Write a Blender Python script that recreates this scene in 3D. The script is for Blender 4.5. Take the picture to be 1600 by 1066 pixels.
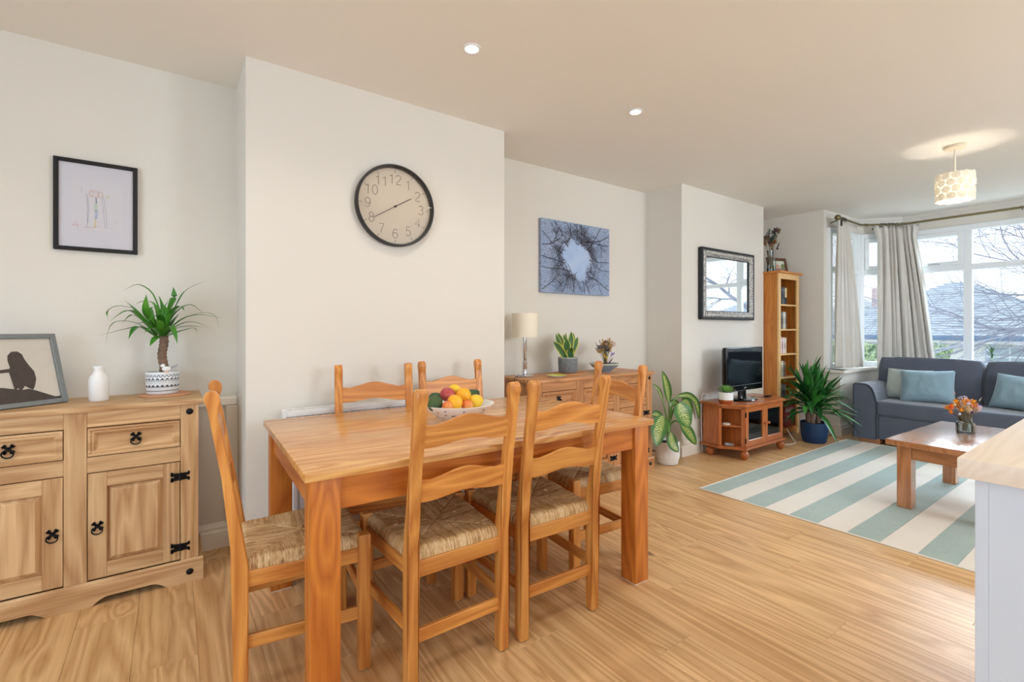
import bpy, bmesh, math, random
from math import sin, cos, pi, radians
from mathutils import Vector, Matrix, noise
random.seed(7)
for o in list(bpy.data.objects): bpy.data.objects.remove(o)
COL = bpy.context.scene.collection
SC = bpy.context.scene

# ------------------------------------------------------------------ camera, world, lights, exposure
H = 2.493
cd = bpy.data.cameras.new('camera'); cam = bpy.data.objects.new('camera', cd); COL.objects.link(cam)
cam.location = (0, 0, 1.17)
cam.rotation_euler = (radians(90), 0, radians(54.431 - 90))
cd.sensor_width = 36; cd.lens = 743.76 / 1600 * 36
cd.shift_y = -(533 - 513.25) / 1600
cd.clip_start = 0.05; cd.clip_end = 300
SC.camera = cam
SC.view_settings.view_transform = 'Standard'; SC.view_settings.look = 'None'
SC.view_settings.gamma = 1; SC.view_settings.use_curve_mapping = False
SC.view_settings.exposure = 0.03
SC.cycles.use_denoising = True
SC.cycles.max_bounces = 8; SC.cycles.diffuse_bounces = 5; SC.cycles.transparent_max_bounces = 16
SC.cycles.sample_clamp_indirect = 6

w = bpy.data.worlds.new('overcast_sky'); SC.world = w; w.use_nodes = True
nt = w.node_tree; nt.nodes.clear()
bg = nt.nodes.new('ShaderNodeBackground'); wo = nt.nodes.new('ShaderNodeOutputWorld')
tc = nt.nodes.new('ShaderNodeTexCoord'); sp = nt.nodes.new('ShaderNodeSeparateXYZ')
rp = nt.nodes.new('ShaderNodeValToRGB')
nt.links.new(tc.outputs['Generated'], sp.inputs[0]); nt.links.new(sp.outputs['Z'], rp.inputs[0])
rp.color_ramp.elements[0].position = 0.0; rp.color_ramp.elements[0].color = (0.80, 0.90, 0.97, 1)
rp.color_ramp.elements[1].position = 0.5; rp.color_ramp.elements[1].color = (0.86, 0.94, 1.0, 1)
nt.links.new(rp.outputs[0], bg.inputs[0]); bg.inputs[1].default_value = 1.65
nt.links.new(bg.outputs[0], wo.inputs[0])

def area(name, loc, target, sx, sy, power, color):
    l = bpy.data.lights.new(name, 'AREA'); l.shape = 'RECTANGLE'; l.size = sx; l.size_y = sy
    l.energy = power; l.color = color
    o = bpy.data.objects.new(name, l); COL.objects.link(o); o.location = loc
    o.rotation_euler = (Vector(target) - Vector(loc)).to_track_quat('-Z', 'Y').to_euler()
    o['kind'] = 'helper'
    return o
WARM = (1.0, 0.90, 0.76)
# daylight through the bay, through the garden doors in the left wall and the kitchen window
area('bay_daylight', (8.9, 0.78, 3.6), (5.6, 0.9, 0.6), 4.0, 2.0, 1150, (0.66, 0.84, 1.0))
area('garden_door_daylight', (-2.62, 0.35, 1.15), (1.0, 1.2, 1.1), 2.2, 2.0, 50, (0.60, 0.80, 1.0))
area('kitchen_window_daylight', (1.2, -2.62, 1.6), (1.3, 1.5, 1.1), 2.4, 1.2, 22, (0.80, 0.90, 1.0))
area('side_fill_lamp', (4.0, -2.62, 1.65), (4.2, 1.5, 1.5), 1.5, 1.2, 76, (0.84, 0.92, 1.0))  # added fill lamp, brightens the television wall and ceiling
SPOTS = [(1.152, 1.937), (2.30, 1.922), (0.0, 1.94), (-1.15, 1.94), (0.0, 0.55), (1.15, 0.45), (2.3, 0.45), (-1.15, 0.5), (0.6, -1.2), (2.2, -1.2)]
SPOT_POWER = 14.5
PENDANT = (4.618, 0.939); PENDANT_POWER = 52

# ------------------------------------------------------------------ helpers
def lin(c): return tuple(((v / 255) / 12.92 if v / 255 <= 0.04045 else ((v / 255 + 0.055) / 1.055) ** 2.4) for v in c)
def rgb(*c): return (*lin(c), 1)

def base_mat(name):
    m = bpy.data.materials.new(name); m.use_nodes = True
    nt = m.node_tree; b = nt.nodes['Principled BSDF']
    return m, nt, b
def N(nt, t, **kw):
    n = nt.nodes.new(t)
    for k, v in kw.items(): setattr(n, k, v)
    return n
def mat(name, c, rough=0.5, metal=0, spec=0.5, noise_amt=0.0, noise_scale=8, bump=0.0, bump_scale=60, trans=0, ior=1.45, sheen=0, coat=0):
    m, nt, b = base_mat(name)
    b.inputs['Base Color'].default_value = rgb(*c); b.inputs['Roughness'].default_value = rough
    b.inputs['Metallic'].default_value = metal; b.inputs['Specular IOR Level'].default_value = spec
    b.inputs['Transmission Weight'].default_value = trans; b.inputs['IOR'].default_value = ior
    b.inputs['Sheen Weight'].default_value = sheen; b.inputs['Coat Weight'].default_value = coat
    t = N(nt, 'ShaderNodeTexCoord')
    if noise_amt:
        n = N(nt, 'ShaderNodeTexNoise'); n.inputs['Scale'].default_value = noise_scale; n.inputs['Detail'].default_value = 4
        nt.links.new(t.outputs['Object'], n.inputs['Vector'])
        r = N(nt, 'ShaderNodeMix', data_type='RGBA')
        a = [min(255, v * (1 - noise_amt)) for v in c]; d = [min(255, v * (1 + noise_amt)) for v in c]
        r.inputs[6].default_value = rgb(*a); r.inputs[7].default_value = rgb(*d)
        nt.links.new(n.outputs['Fac'], r.inputs[0]); nt.links.new(r.outputs[2], b.inputs['Base Color'])
    if bump:
        n = N(nt, 'ShaderNodeTexNoise'); n.inputs['Scale'].default_value = bump_scale; n.inputs['Detail'].default_value = 3
        nt.links.new(t.outputs['Object'], n.inputs['Vector'])
        bp = N(nt, 'ShaderNodeBump'); bp.inputs['Strength'].default_value = bump; bp.inputs['Distance'].default_value = 0.002
        nt.links.new(n.outputs['Fac'], bp.inputs['Height']); nt.links.new(bp.outputs['Normal'], b.inputs['Normal'])
    return m

def wood(name, light, dark, axis='x', rough=0.4, ring=9.0, contrast=0.5, knots=0.0, strips=None, vary=0.10, coat=0.0, knotcol=(120, 66, 34), st_=0.09):
    """procedural timber: stretched growth rings, fine pores, sparse knots, one random offset per object"""
    m, nt, b = base_mat(name); L = nt.links.new
    t = N(nt, 'ShaderNodeTexCoord'); oi = N(nt, 'ShaderNodeObjectInfo')
    ad = N(nt, 'ShaderNodeVectorMath', operation='MULTIPLY_ADD')
    cmb = N(nt, 'ShaderNodeCombineXYZ')
    for i in range(3): L(oi.outputs['Random'], cmb.inputs[i])
    L(cmb.outputs[0], ad.inputs[0]); ad.inputs[1].default_value = (7.3, 5.1, 9.7); L(t.outputs['Object'], ad.inputs[2])
    vec = ad.outputs[0]
    if strips:
        ax, wd = strips
        s = N(nt, 'ShaderNodeSeparateXYZ'); L(t.outputs['Object'], s.inputs[0])
        d = N(nt, 'ShaderNodeMath', operation='DIVIDE'); L(s.outputs['xyz'.index(ax)], d.inputs[0]); d.inputs[1].default_value = wd
        f = N(nt, 'ShaderNodeMath', operation='FLOOR'); L(d.outputs[0], f.inputs[0])
        wn = N(nt, 'ShaderNodeTexWhiteNoise', noise_dimensions='1D'); L(f.outputs[0], wn.inputs['W'])
        av = N(nt, 'ShaderNodeVectorMath', operation='MULTIPLY_ADD'); L(wn.outputs['Color'], av.inputs[0]); av.inputs[1].default_value = (3, 3, 3); L(vec, av.inputs[2])
        vec = av.outputs[0]; stripfac = wn.outputs['Value']
    st = {'x': (st_, 1, 1), 'y': (1, st_, 1), 'z': (1, 1, st_)}[axis]
    mp = N(nt, 'ShaderNodeVectorMath', operation='MULTIPLY'); L(vec, mp.inputs[0]); mp.inputs[1].default_value = st
    n1 = N(nt, 'ShaderNodeTexNoise'); n1.inputs['Scale'].default_value = 6.0; n1.inputs['Detail'].default_value = 2.5; n1.inputs['Roughness'].default_value = 0.45; L(mp.outputs[0], n1.inputs['Vector'])
    rr = N(nt, 'ShaderNodeMath', operation='MULTIPLY'); L(n1.outputs['Fac'], rr.inputs[0]); rr.inputs[1].default_value = ring
    # knots bend the rings
    kx = {'x': (0.35, 1, 1), 'y': (1, 0.35, 1), 'z': (1, 1, 0.35)}[axis]
    km = N(nt, 'ShaderNodeVectorMath', operation='MULTIPLY'); L(vec, km.inputs[0]); km.inputs[1].default_value = kx
    vo = N(nt, 'ShaderNodeTexVoronoi'); vo.inputs['Scale'].default_value = 5.0; L(km.outputs[0], vo.inputs['Vector'])
    kd = N(nt, 'ShaderNodeMapRange'); L(vo.outputs['Distance'], kd.inputs[0]); kd.inputs[1].default_value = 0.0; kd.inputs[2].default_value = 0.34; kd.inputs[3].default_value = 1.6 if knots else 0; kd.inputs[4].default_value = 0
    ra = N(nt, 'ShaderNodeMath', operation='ADD'); L(rr.outputs[0], ra.inputs[0]); L(kd.outputs[0], ra.inputs[1])
    fr = N(nt, 'ShaderNodeMath', operation='PINGPONG'); L(ra.outputs[0], fr.inputs[0]); fr.inputs[1].default_value = 0.5
    # fine pores
    fm = N(nt, 'ShaderNodeVectorMath', operation='MULTIPLY'); L(vec, fm.inputs[0])
    fm.inputs[1].default_value = {'x': (3.5, 130, 130), 'y': (130, 3.5, 130), 'z': (130, 130, 3.5)}[axis]
    n2 = N(nt, 'ShaderNodeTexNoise'); n2.inputs['Scale'].default_value = 1.0; n2.inputs['Detail'].default_value = 5; n2.inputs['Roughness'].default_value = 0.7; L(fm.outputs[0], n2.inputs['Vector'])
    a1 = N(nt, 'ShaderNodeMath', operation='MULTIPLY'); L(fr.outputs[0], a1.inputs[0]); a1.inputs[1].default_value = 1.5 * contrast
    a2 = N(nt, 'ShaderNodeMath', operation='MULTIPLY_ADD'); L(n2.outputs['Fac'], a2.inputs[0]); a2.inputs[1].default_value = 1.15 * contrast; L(a1.outputs[0], a2.inputs[2])
    # broad tone drift
    n3 = N(nt, 'ShaderNodeTexNoise'); n3.inputs['Scale'].default_value = 2.2; n3.inputs['Detail'].default_value = 1; L(mp.outputs[0], n3.inputs['Vector'])
    a3 = N(nt, 'ShaderNodeMath', operation='MULTIPLY_ADD'); L(n3.outputs['Fac'], a3.inputs[0]); a3.inputs[1].default_value = 0.5 * contrast; L(a2.outputs[0], a3.inputs[2])
    mx = N(nt, 'ShaderNodeMix', data_type='RGBA'); mx.inputs[6].default_value = rgb(*light); mx.inputs[7].default_value = rgb(*dark)
    sb = N(nt, 'ShaderNodeMath', operation='SUBTRACT', use_clamp=True); L(a3.outputs[0], sb.inputs[0]); sb.inputs[1].default_value = 0.62 * contrast
    L(sb.outputs[0], mx.inputs[0]); col = mx.outputs[2]
    if knots:
        kk = N(nt, 'ShaderNodeMapRange', interpolation_type='SMOOTHSTEP'); L(vo.outputs['Distance'], kk.inputs[0])
        kk.inputs[1].default_value = 0.05 * knots; kk.inputs[2].default_value = 0.13 * knots; kk.inputs[3].default_value = 0.85; kk.inputs[4].default_value = 0
        # only some cells carry a knot
        gt = N(nt, 'ShaderNodeMath', operation='GREATER_THAN'); sc2 = N(nt, 'ShaderNodeSeparateColor'); L(vo.outputs['Color'], sc2.inputs[0]); L(sc2.outputs[0], gt.inputs[0]); gt.inputs[1].default_value = 0.45
        kf = N(nt, 'ShaderNodeMath', operation='MULTIPLY'); L(kk.outputs[0], kf.inputs[0]); L(gt.outputs[0], kf.inputs[1])
        m2 = N(nt, 'ShaderNodeMix', data_type='RGBA'); L(kf.outputs[0], m2.inputs[0]); L(col, m2.inputs[6]); m2.inputs[7].default_value = rgb(*knotcol); col = m2.outputs[2]
    hsv = N(nt, 'ShaderNodeHueSaturation'); L(col, hsv.inputs['Color'])
    vm = N(nt, 'ShaderNodeMath', operation='MULTIPLY_ADD'); L(oi.outputs['Random'] if not strips else stripfac, vm.inputs[0]); vm.inputs[1].default_value = vary * 2; vm.inputs[2].default_value = 1 - vary
    L(vm.outputs[0], hsv.inputs['Value']); L(hsv.outputs[0], b.inputs['Base Color'])
    b.inputs['Roughness'].default_value = rough; b.inputs['Coat Weight'].default_value = coat; b.inputs['Coat Roughness'].default_value = 0.25
    bp = N(nt, 'ShaderNodeBump'); bp.inputs['Strength'].default_value = 0.06; bp.inputs['Distance'].default_value = 0.001
    L(a2.outputs[0], bp.inputs['Height']); L(bp.outputs['Normal'], b.inputs['Normal'])
    return m
def woods(name, *a, **k): return {ax: wood(name + '_' + ax, *a, axis=ax, **k) for ax in 'xyz'}

def emis(name, c, s):
    m, nt, b = base_mat(name); b.inputs['Emission Color'].default_value = rgb(*c); b.inputs['Emission Strength'].default_value = s
    b.inputs['Base Color'].default_value = rgb(*c); return m

class B:
    """collects shapes in one bmesh"""
    def __init__(s): s.bm = bmesh.new()
    def box(s, x0, x1, y0, y1, z0, z1, bev=0.0, seg=1):
        r = bmesh.ops.create_cube(s.bm, size=1)
        vs = r['verts']
        for v in vs: v.co = Vector((x0 + (v.co.x + .5) * (x1 - x0), y0 + (v.co.y + .5) * (y1 - y0), z0 + (v.co.z + .5) * (z1 - z0)))
        if bev:
            es = list({e for v in vs for e in v.link_edges})
            bmesh.ops.bevel(s.bm, geom=es, offset=bev, segments=seg, affect='EDGES', profile=0.6)
        return s
    def prism(s, pts, axis, a0, a1):
        """pts 2D in the plane normal to axis: x->(y,z) y->(x,z) z->(x,y)"""
        def P(p, a): return {'x': (a, p[0], p[1]), 'y': (p[0], a, p[1]), 'z': (p[0], p[1], a)}[axis]
        n = len(pts)
        A = [s.bm.verts.new(P(p, a0)) for p in pts]; C = [s.bm.verts.new(P(p, a1)) for p in pts]
        f1 = s.bm.faces.new(A); f2 = s.bm.faces.new(C)
        for i in range(n): s.bm.faces.new((A[i], A[(i + 1) % n], C[(i + 1) % n], C[i]))
        if n > 4: bmesh.ops.triangulate(s.bm, faces=[f1, f2])
        return s
    def lathe(s, prof, c=(0, 0, 0), seg=24, axis='z', sx=1, sy=1):
        rings = []
        for r, z in prof:
            if r < 1e-6:
                rings.append([s.bm.verts.new(s._ax(0, 0, z, c, axis))])
            else:
                rings.append([s.bm.verts.new(s._ax(r * cos(2 * pi * i / seg) * sx, r * sin(2 * pi * i / seg) * sy, z, c, axis)) for i in range(seg)])
        for a, b in zip(rings, rings[1:]):
            if len(a) == 1 and len(b) == 1: continue
            for i in range(seg):
                j = (i + 1) % seg
                if len(a) == 1: s.bm.faces.new((a[0], b[i], b[j]))
                elif len(b) == 1: s.bm.faces.new((a[i], a[j], b[0]))
                else: s.bm.faces.new((a[i], a[j], b[j], b[i]))
        return s
    @staticmethod
    def _ax(x, y, z, c, axis):
        v = {'z': (x, y, z), 'y': (x, z, y), 'x': (z, x, y)}[axis]
        return Vector(v) + Vector(c)
    def tube(s, pts, r, seg=8, closed=False, caps=True):
        pts = [Vector(p) for p in pts]; n = len(pts)
        rr = r if isinstance(r, (list, tuple)) else [r] * n
        up = Vector((0, 0, 1)); rings = []; prev = None
        for i, p in enumerate(pts):
            if closed: t = pts[(i + 1) % n] - pts[i - 1]
            else: t = pts[min(i + 1, n - 1)] - pts[max(i - 1, 0)]
            if t.length < 1e-9: t = Vector((0, 0, 1))
            t.normalize()
            if prev is None:
                a = t.cross(up)
                if a.length < 1e-3: a = t.cross(Vector((1, 0, 0)))
            else:
                a = prev - t * prev.dot(t)
                if a.length < 1e-6: a = t.cross(up)
            a.normalize(); prev = a; b = t.cross(a)
            rings.append([s.bm.verts.new(p + (a * cos(2 * pi * k / seg) + b * sin(2 * pi * k / seg)) * rr[i]) for k in range(seg)])
        m = n if closed else n - 1
        for i in range(m):
            A = rings[i]; C = rings[(i + 1) % n]
            for k in range(seg): s.bm.faces.new((A[k], A[(k + 1) % seg], C[(k + 1) % seg], C[k]))
        if caps and not closed:
            s.bm.faces.new(rings[0]); s.bm.faces.new(rings[-1])
        return s
    def ball(s, c, r, sx=1, sy=1, sz=1, sub=2, jit=0):
        q = bmesh.ops.create_icosphere(s.bm, subdivisions=sub, radius=1)
        for v in q['verts']:
            k = 1 + (jit * noise.noise(v.co * 1.7 + Vector(c) * 9) if jit else 0)
            v.co = Vector(c) + Vector((v.co.x * r * sx * k, v.co.y * r * sy * k, v.co.z * r * sz * k))
        return s
    def grid(s, fn, nu, nv, closed_u=False):
        """fn(u,v) -> point, u,v in 0..1; writes a uv map"""
        uvl = s.bm.loops.layers.uv.get('uv') or s.bm.loops.layers.uv.new('uv')
        V = [[s.bm.verts.new(fn(i / nu, j / nv)) for j in range(nv + 1)] for i in range(nu + (0 if closed_u else 1))]
        for i in range(nu):
            i2 = (i + 1) % len(V)
            for j in range(nv):
                f = s.bm.faces.new((V[i][j], V[i2][j], V[i2][j + 1], V[i][j + 1]))
                for l, (a, b) in zip(f.loops, ((i, j), (i + 1, j), (i + 1, j + 1), (i, j + 1))): l[uvl].uv = (a / nu, b / nv)
        return s
    def xf(s, M):
        bmesh.ops.transform(s.bm, matrix=M, verts=s.bm.verts); return s
    def mesh(s, name, m, smooth=False, angle=None):
        bmesh.ops.recalc_face_normals(s.bm, faces=s.bm.faces)
        me = bpy.data.meshes.new(name); s.bm.to_mesh(me); s.bm.free()
        for q in (m if isinstance(m, (list, tuple)) else [m]): me.materials.append(q)
        if smooth:
            me.polygons.foreach_set('use_smooth', [True] * len(me.polygons))
            if angle: me.set_sharp_from_angle(angle=radians(angle))
        return me

def link(o, parent=None):
    COL.objects.link(o)
    if parent: o.parent = parent
    return o
def part(name, b, m, parent=None, smooth=False, angle=40, label=None):
    o = bpy.data.objects.new(name, b.mesh(name, m, smooth, angle if smooth else None)); link(o, parent)
    if label: o['label'] = label
    return o
def tag(o, label, cat, group=None):
    o['label'] = label; o['category'] = cat
    if group: o['group'] = group
    return o
def thing(name, label, cat, loc=(0, 0, 0), rz=0, group=None):
    o = bpy.data.objects.new(name, None); COL.objects.link(o); o.empty_display_size = 0.1
    o.location = loc; o.rotation_euler = (0, 0, radians(rz)); return tag(o, label, cat, group)
def struct(name, b, m, parent=None, smooth=False):
    o = part(name, b, m, parent, smooth); o['kind'] = 'structure'; return o
KIDS = {}
def dup(root, loc, rz, label, group=None, name=None, scale=None):
    r = root.copy(); COL.objects.link(r); r.location = loc; r.rotation_euler = (0, 0, radians(rz)); r['label'] = label
    if group: r['group'] = group
    if scale: r.scale = scale
    for ch in list(root.children):
        c = ch.copy(); COL.objects.link(c); c.parent = r
        for g in ch.children:
            d = g.copy(); COL.objects.link(d); d.parent = c
    return r
def bez(pts, n):
    """smooth Catmull-Rom through pts, n samples"""
    P = [Vector(p) for p in pts]; P = [P[0] * 2 - P[1]] + P + [P[-1] * 2 - P[-2]]; out = []
    m = len(P) - 3
    for k in range(n + 1):
        t = k / n * m; i = min(int(t), m - 1); f = t - i
        a, b, c, d = P[i:i + 4]
        out.append(0.5 * ((2 * b) + (c - a) * f + (2 * a - 5 * b + 4 * c - d) * f * f + (3 * b - a - 3 * c + d) * f ** 3))
    return out
def leaf_b(pts, width, up=(0, 0, 1), n=10, fold=0.25, shape='blade', face=None):
    """a leaf: strip of four quads across along a path, folded on its midrib, uv across/along"""
    P = bez(pts, n); b = B(); bm = b.bm; uvl = bm.loops.layers.uv.new('uv'); rows = []
    up = Vector(up)
    for i, p in enumerate(P):
        t = (P[min(i + 1, n)] - P[max(i - 1, 0)]).normalized()
        if face is not None:
            nrm = (Vector(face) - t * t.dot(Vector(face))).normalized(); s = t.cross(nrm).normalized()
        else:
            s = t.cross(up)
            if s.length < 0.15: s = t.cross(Vector((0.3, 1, 0.1)))
            s.normalize(); nrm = s.cross(t).normalized()
        k = i / n
        if shape == 'blade': wv = min(1, 0.45 + k * 2.2) * (1 - max(0, (k - 0.55) / 0.45) ** 1.6)
        elif shape == 'oval': wv = max(0.02, sin(pi * min(1, k * 0.97 + 0.03)) ** 0.62 * (1.08 - 0.25 * k))
        elif shape == 'sword': wv = min(1, 0.6 + k * 1.2) * (1 - max(0, (k - 0.6) / 0.4) ** 1.8)
        wv = max(wv, 0.02) * width / 2
        rows.append([bm.verts.new(p + s * wv * x + nrm * fold * wv * abs(x)) for x in (-1, -0.5, 0, 0.5, 1)])
    for i in range(n):
        for j in range(4):
            f = bm.faces.new((rows[i][j], rows[i][j + 1], rows[i + 1][j + 1], rows[i + 1][j]))
            for l, (a, c) in zip(f.loops, ((j, i), (j + 1, i), (j + 1, i + 1), (j, i + 1))): l[uvl].uv = (a / 4, c / n)
    return b
DRAC = [([(-0.042,2.885,1.131),(-0.046,2.877,1.231),(-0.073,2.869,1.328),(-0.104,2.862,1.365),(-0.138,2.855,1.375),(-0.185,2.855,1.344)],0.024),([(-0.05,2.885,1.141),(-0.09,2.842,1.219),(-0.098,2.798,1.266),(-0.095,2.785,1.328)],0.032),([(-0.034,2.885,1.151),(-0.005,2.898,1.267),(0.009,2.911,1.319),(0.007,2.915,1.377)],0.036),([(-0.034,2.885,1.141),(0.023,2.902,1.293),(0.066,2.92,1.368),(0.158,2.925,1.423)],0.016),([(-0.058,2.885,1.131),(-0.118,2.824,1.219),(-0.163,2.764,1.249),(-0.225,2.745,1.2)],0.03),([(-0.062,2.885,1.131),(-0.128,2.89,1.249),(-0.167,2.895,1.27),(-0.212,2.901,1.274),(-0.245,2.905,1.247),(-0.24,2.905,1.204)],0.014),([(-0.05,2.885,1.141),(-0.114,2.915,1.22),(-0.154,2.946,1.27),(-0.186,2.955,1.306)],0.022),([(-0.058,2.885,1.126),(-0.111,2.833,1.171),(-0.153,2.781,1.171),(-0.264,2.765,1.137)],0.022),([(-0.066,2.885,1.131),(-0.127,2.869,1.19),(-0.194,2.852,1.204),(-0.229,2.836,1.176),(-0.245,2.835,1.094)],0.014),([(-0.062,2.885,1.131),(-0.129,2.907,1.22),(-0.161,2.928,1.23),(-0.192,2.935,1.193)],0.022),([(-0.066,2.885,1.131),(-0.118,2.816,1.176),(-0.14,2.746,1.162),(-0.157,2.725,1.121)],0.026),([(-0.042,2.885,1.131),(-0.06,2.807,1.123),(-0.082,2.765,1.088)],0.03),([(-0.042,2.885,1.131),(-0.041,2.82,1.21),(-0.063,2.755,1.228),(-0.103,2.735,1.18)],0.032),([(-0.034,2.885,1.131),(-0.005,2.829,1.181),(0.011,2.772,1.147),(0.022,2.755,1.096)],0.024),([(-0.03,2.885,1.141),(-0.009,2.846,1.23),(0.031,2.807,1.275),(0.051,2.795,1.252)],0.03),([(-0.03,2.885,1.131),(0.031,2.868,1.206),(0.107,2.85,1.237),(0.22,2.845,1.221)],0.022),([(-0.03,2.885,1.131),(0.04,2.895,1.212),(0.126,2.904,1.249),(0.184,2.914,1.235),(0.203,2.915,1.171)],0.013),([(-0.03,2.885,1.136),(0.007,2.911,1.232),(0.075,2.937,1.291),(0.141,2.945,1.24)],0.022),([(-0.03,2.885,1.126),(0.023,2.85,1.181),(0.088,2.816,1.201),(0.173,2.805,1.161)],0.018),([(-0.03,2.885,1.126),(0.023,2.894,1.171),(0.083,2.902,1.181),(0.141,2.905,1.174)],0.02),([(-0.03,2.885,1.121),(0.04,2.911,1.156),(0.092,2.937,1.171),(0.108,2.945,1.15)],0.014),([(-0.034,2.885,1.131),(-0.033,2.852,1.24),(-0.049,2.835,1.327)],0.028),([(-0.046,2.885,1.141),(-0.066,2.915,1.281),(-0.115,2.946,1.301),(-0.145,2.955,1.283)],0.018),([(-0.034,2.885,1.136),(-0.043,2.937,1.232),(-0.014,2.965,1.31)],0.02),([(-0.03,2.885,1.131),(0.003,2.918,1.196),(0.034,2.935,1.248)],0.026),([(-0.042,2.885,1.131),(-0.074,2.911,1.206),(-0.083,2.937,1.266),(-0.043,2.945,1.283)],0.024),([(-0.042,2.885,1.131),(-0.017,2.846,1.215),(-0.025,2.825,1.279)],0.03),([(-0.046,2.885,1.131),(-0.096,2.846,1.19),(-0.133,2.825,1.195)],0.026),([(-0.034,2.885,1.126),(0.023,2.813,1.151),(0.075,2.775,1.169)],0.02),([(-0.042,2.885,1.136),(-0.065,2.872,1.196),(-0.097,2.865,1.229)],0.03),([(-0.038,2.885,1.136),(-0.018,2.872,1.196),(0.023,2.865,1.266)],0.032),([(-0.042,2.885,1.131),(-0.045,2.82,1.19),(-0.06,2.785,1.214)],0.03),([(-0.038,2.885,1.131),(-0.071,2.794,1.171),(-0.1,2.745,1.152)],0.024)]
DIEF = [([(3.517,2.569,0.385),(3.536,2.588,0.53)],[(3.536,2.588,0.53),(3.512,2.596,0.664),(3.463,2.603,0.803)],0.078,0),([(3.491,2.569,0.35),(3.491,2.619,0.55)],[(3.491,2.619,0.554),(3.459,2.64,0.634),(3.398,2.66,0.688)],0.036,0),([(3.521,2.569,0.346),(3.538,2.531,0.472),(3.546,2.494,0.527)],[(3.546,2.494,0.527),(3.562,2.463,0.433),(3.609,2.432,0.317)],0.182,1),([(3.521,2.569,0.309),(3.564,2.55,0.363),(3.618,2.531,0.341)],[(3.618,2.531,0.341),(3.718,2.516,0.246),(3.816,2.5,0.13)],0.12,1),([(3.521,2.569,0.384),(3.584,2.575,0.528),(3.655,2.581,0.569)],[(3.655,2.581,0.569),(3.82,2.584,0.554),(3.942,2.589,0.474),(3.995,2.592,0.318)],0.073,0),([(3.499,2.569,0.312),(3.412,2.538,0.401),(3.342,2.506,0.436)],[(3.342,2.506,0.436),(3.25,2.48,0.339),(3.192,2.454,0.215)],0.146,1),([(3.514,2.569,0.254),(3.416,2.481,0.291)],[(3.416,2.481,0.291),(3.388,2.445,0.211),(3.425,2.409,0.141)],0.104,1),([(3.514,2.569,0.385),(3.588,2.606,0.476)],[(3.588,2.606,0.495),(3.648,2.622,0.506),(3.766,2.637,0.485)],0.062,0),([(3.499,2.569,0.331),(3.466,2.6,0.386)],[(3.466,2.6,0.399),(3.395,2.612,0.428),(3.339,2.626,0.423)],0.073,0),([(3.521,2.569,0.384),(3.63,2.575,0.486),(3.718,2.581,0.511)],[(3.718,2.581,0.511),(3.79,2.586,0.498),(3.889,2.592,0.38)],0.094,0)]
SNAKE = [([(2.512,2.8,0.954),(2.482,2.83,1.038),(2.471,2.86,1.128)],0.035),([(2.519,2.8,0.953),(2.525,2.85,1.046),(2.528,2.9,1.137)],0.04),([(2.525,2.8,0.953),(2.555,2.84,1.046),(2.574,2.88,1.122)],0.035),([(2.506,2.8,0.952),(2.43,2.77,1.013),(2.341,2.74,1.069)],0.045),([(2.531,2.8,0.953),(2.51,2.78,1.025),(2.498,2.76,1.091)],0.055),([(2.544,2.8,0.953),(2.588,2.82,1.046),(2.619,2.84,1.146)],0.045),([(2.55,2.8,0.952),(2.632,2.84,1.045),(2.679,2.88,1.134)],0.03),([(2.563,2.8,0.952),(2.624,2.81,1.031),(2.671,2.82,1.1)],0.04),([(2.557,2.8,0.95),(2.517,2.75,0.993),(2.496,2.7,1.026)],0.055),([(2.531,2.8,0.953),(2.573,2.86,1.055),(2.63,2.92,1.134)],0.025)]

# ------------------------------------------------------------------ materials
M = {}
M['wall'] = mat('wall_paint', (227, 223, 215), 0.75, bump=0.05, bump_scale=90, noise_amt=0.012, noise_scale=1.2)
M['panel'] = mat('panel_paint', (214, 206, 194), 0.6)
M['ceil'] = mat('ceiling_paint', (238, 234, 226), 0.8, bump=0.04, bump_scale=60, noise_amt=0.01, noise_scale=0.8)
M['trim'] = mat('trim_gloss', (238, 232, 222), 0.35)
M['upvc'] = mat('window_plastic', (236, 241, 245), 0.25)
M['steelwhite'] = mat('radiator_enamel', (240, 241, 242), 0.3)
M['black'] = mat('black_metal', (28, 28, 30), 0.45, metal=0.6, bump=0.2, bump_scale=250)
M['blackplastic'] = mat('black_gloss_plastic', (10, 10, 12), 0.12)
M['chrome'] = mat('chrome', (215, 215, 218), 0.12, metal=1)
M['paper'] = mat('paper', (226, 224, 232), 0.7)
PINE = woods('honey_pine', (214, 132, 52), (166, 84, 22), ring=12, contrast=0.8, rough=0.38, knots=0.8, vary=0.07, coat=0.15)
TOP = wood('table_top_pine', (232, 184, 116), (186, 110, 44), axis='x', ring=11, contrast=0.85, rough=0.25, knots=0.75, strips=('y', 0.088), vary=0.05, coat=0.3)
OAK = woods('chair_oak', (228, 162, 84), (174, 98, 34), ring=12, contrast=0.8, rough=0.4, vary=0.08, coat=0.12)
CORONA = woods('waxed_pine', (226, 192, 146), (168, 120, 74), ring=12, contrast=0.8, rough=0.5, vary=0.06)
CORONA_NEAR = CORONA
CORONA_FAR = woods('warm_lit_waxed_pine', (208, 150, 98), (150, 96, 54), ring=12, contrast=0.7, rough=0.45, vary=0.06)  # same waxed pine, warm light painted in as a redder, darker tone
TVW = woods('antique_pine', (196, 114, 58), (142, 70, 28), ring=14, contrast=0.6, rough=0.3, knots=0.5, vary=0.04, coat=0.2)
BCW = woods('bookcase_pine', (214, 138, 58), (168, 92, 30), ring=12, contrast=0.6, rough=0.35, vary=0.04, coat=0.1)
BCE = mat('bookcase_edge_pine', (226, 184, 124), 0.4, noise_amt=0.06, noise_scale=20)
CTW = woods('coffee_pine', (196, 134, 88), (132, 78, 44), ring=12, contrast=0.6, rough=0.2, knots=0.8, vary=0.04, coat=0.9)
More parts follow.
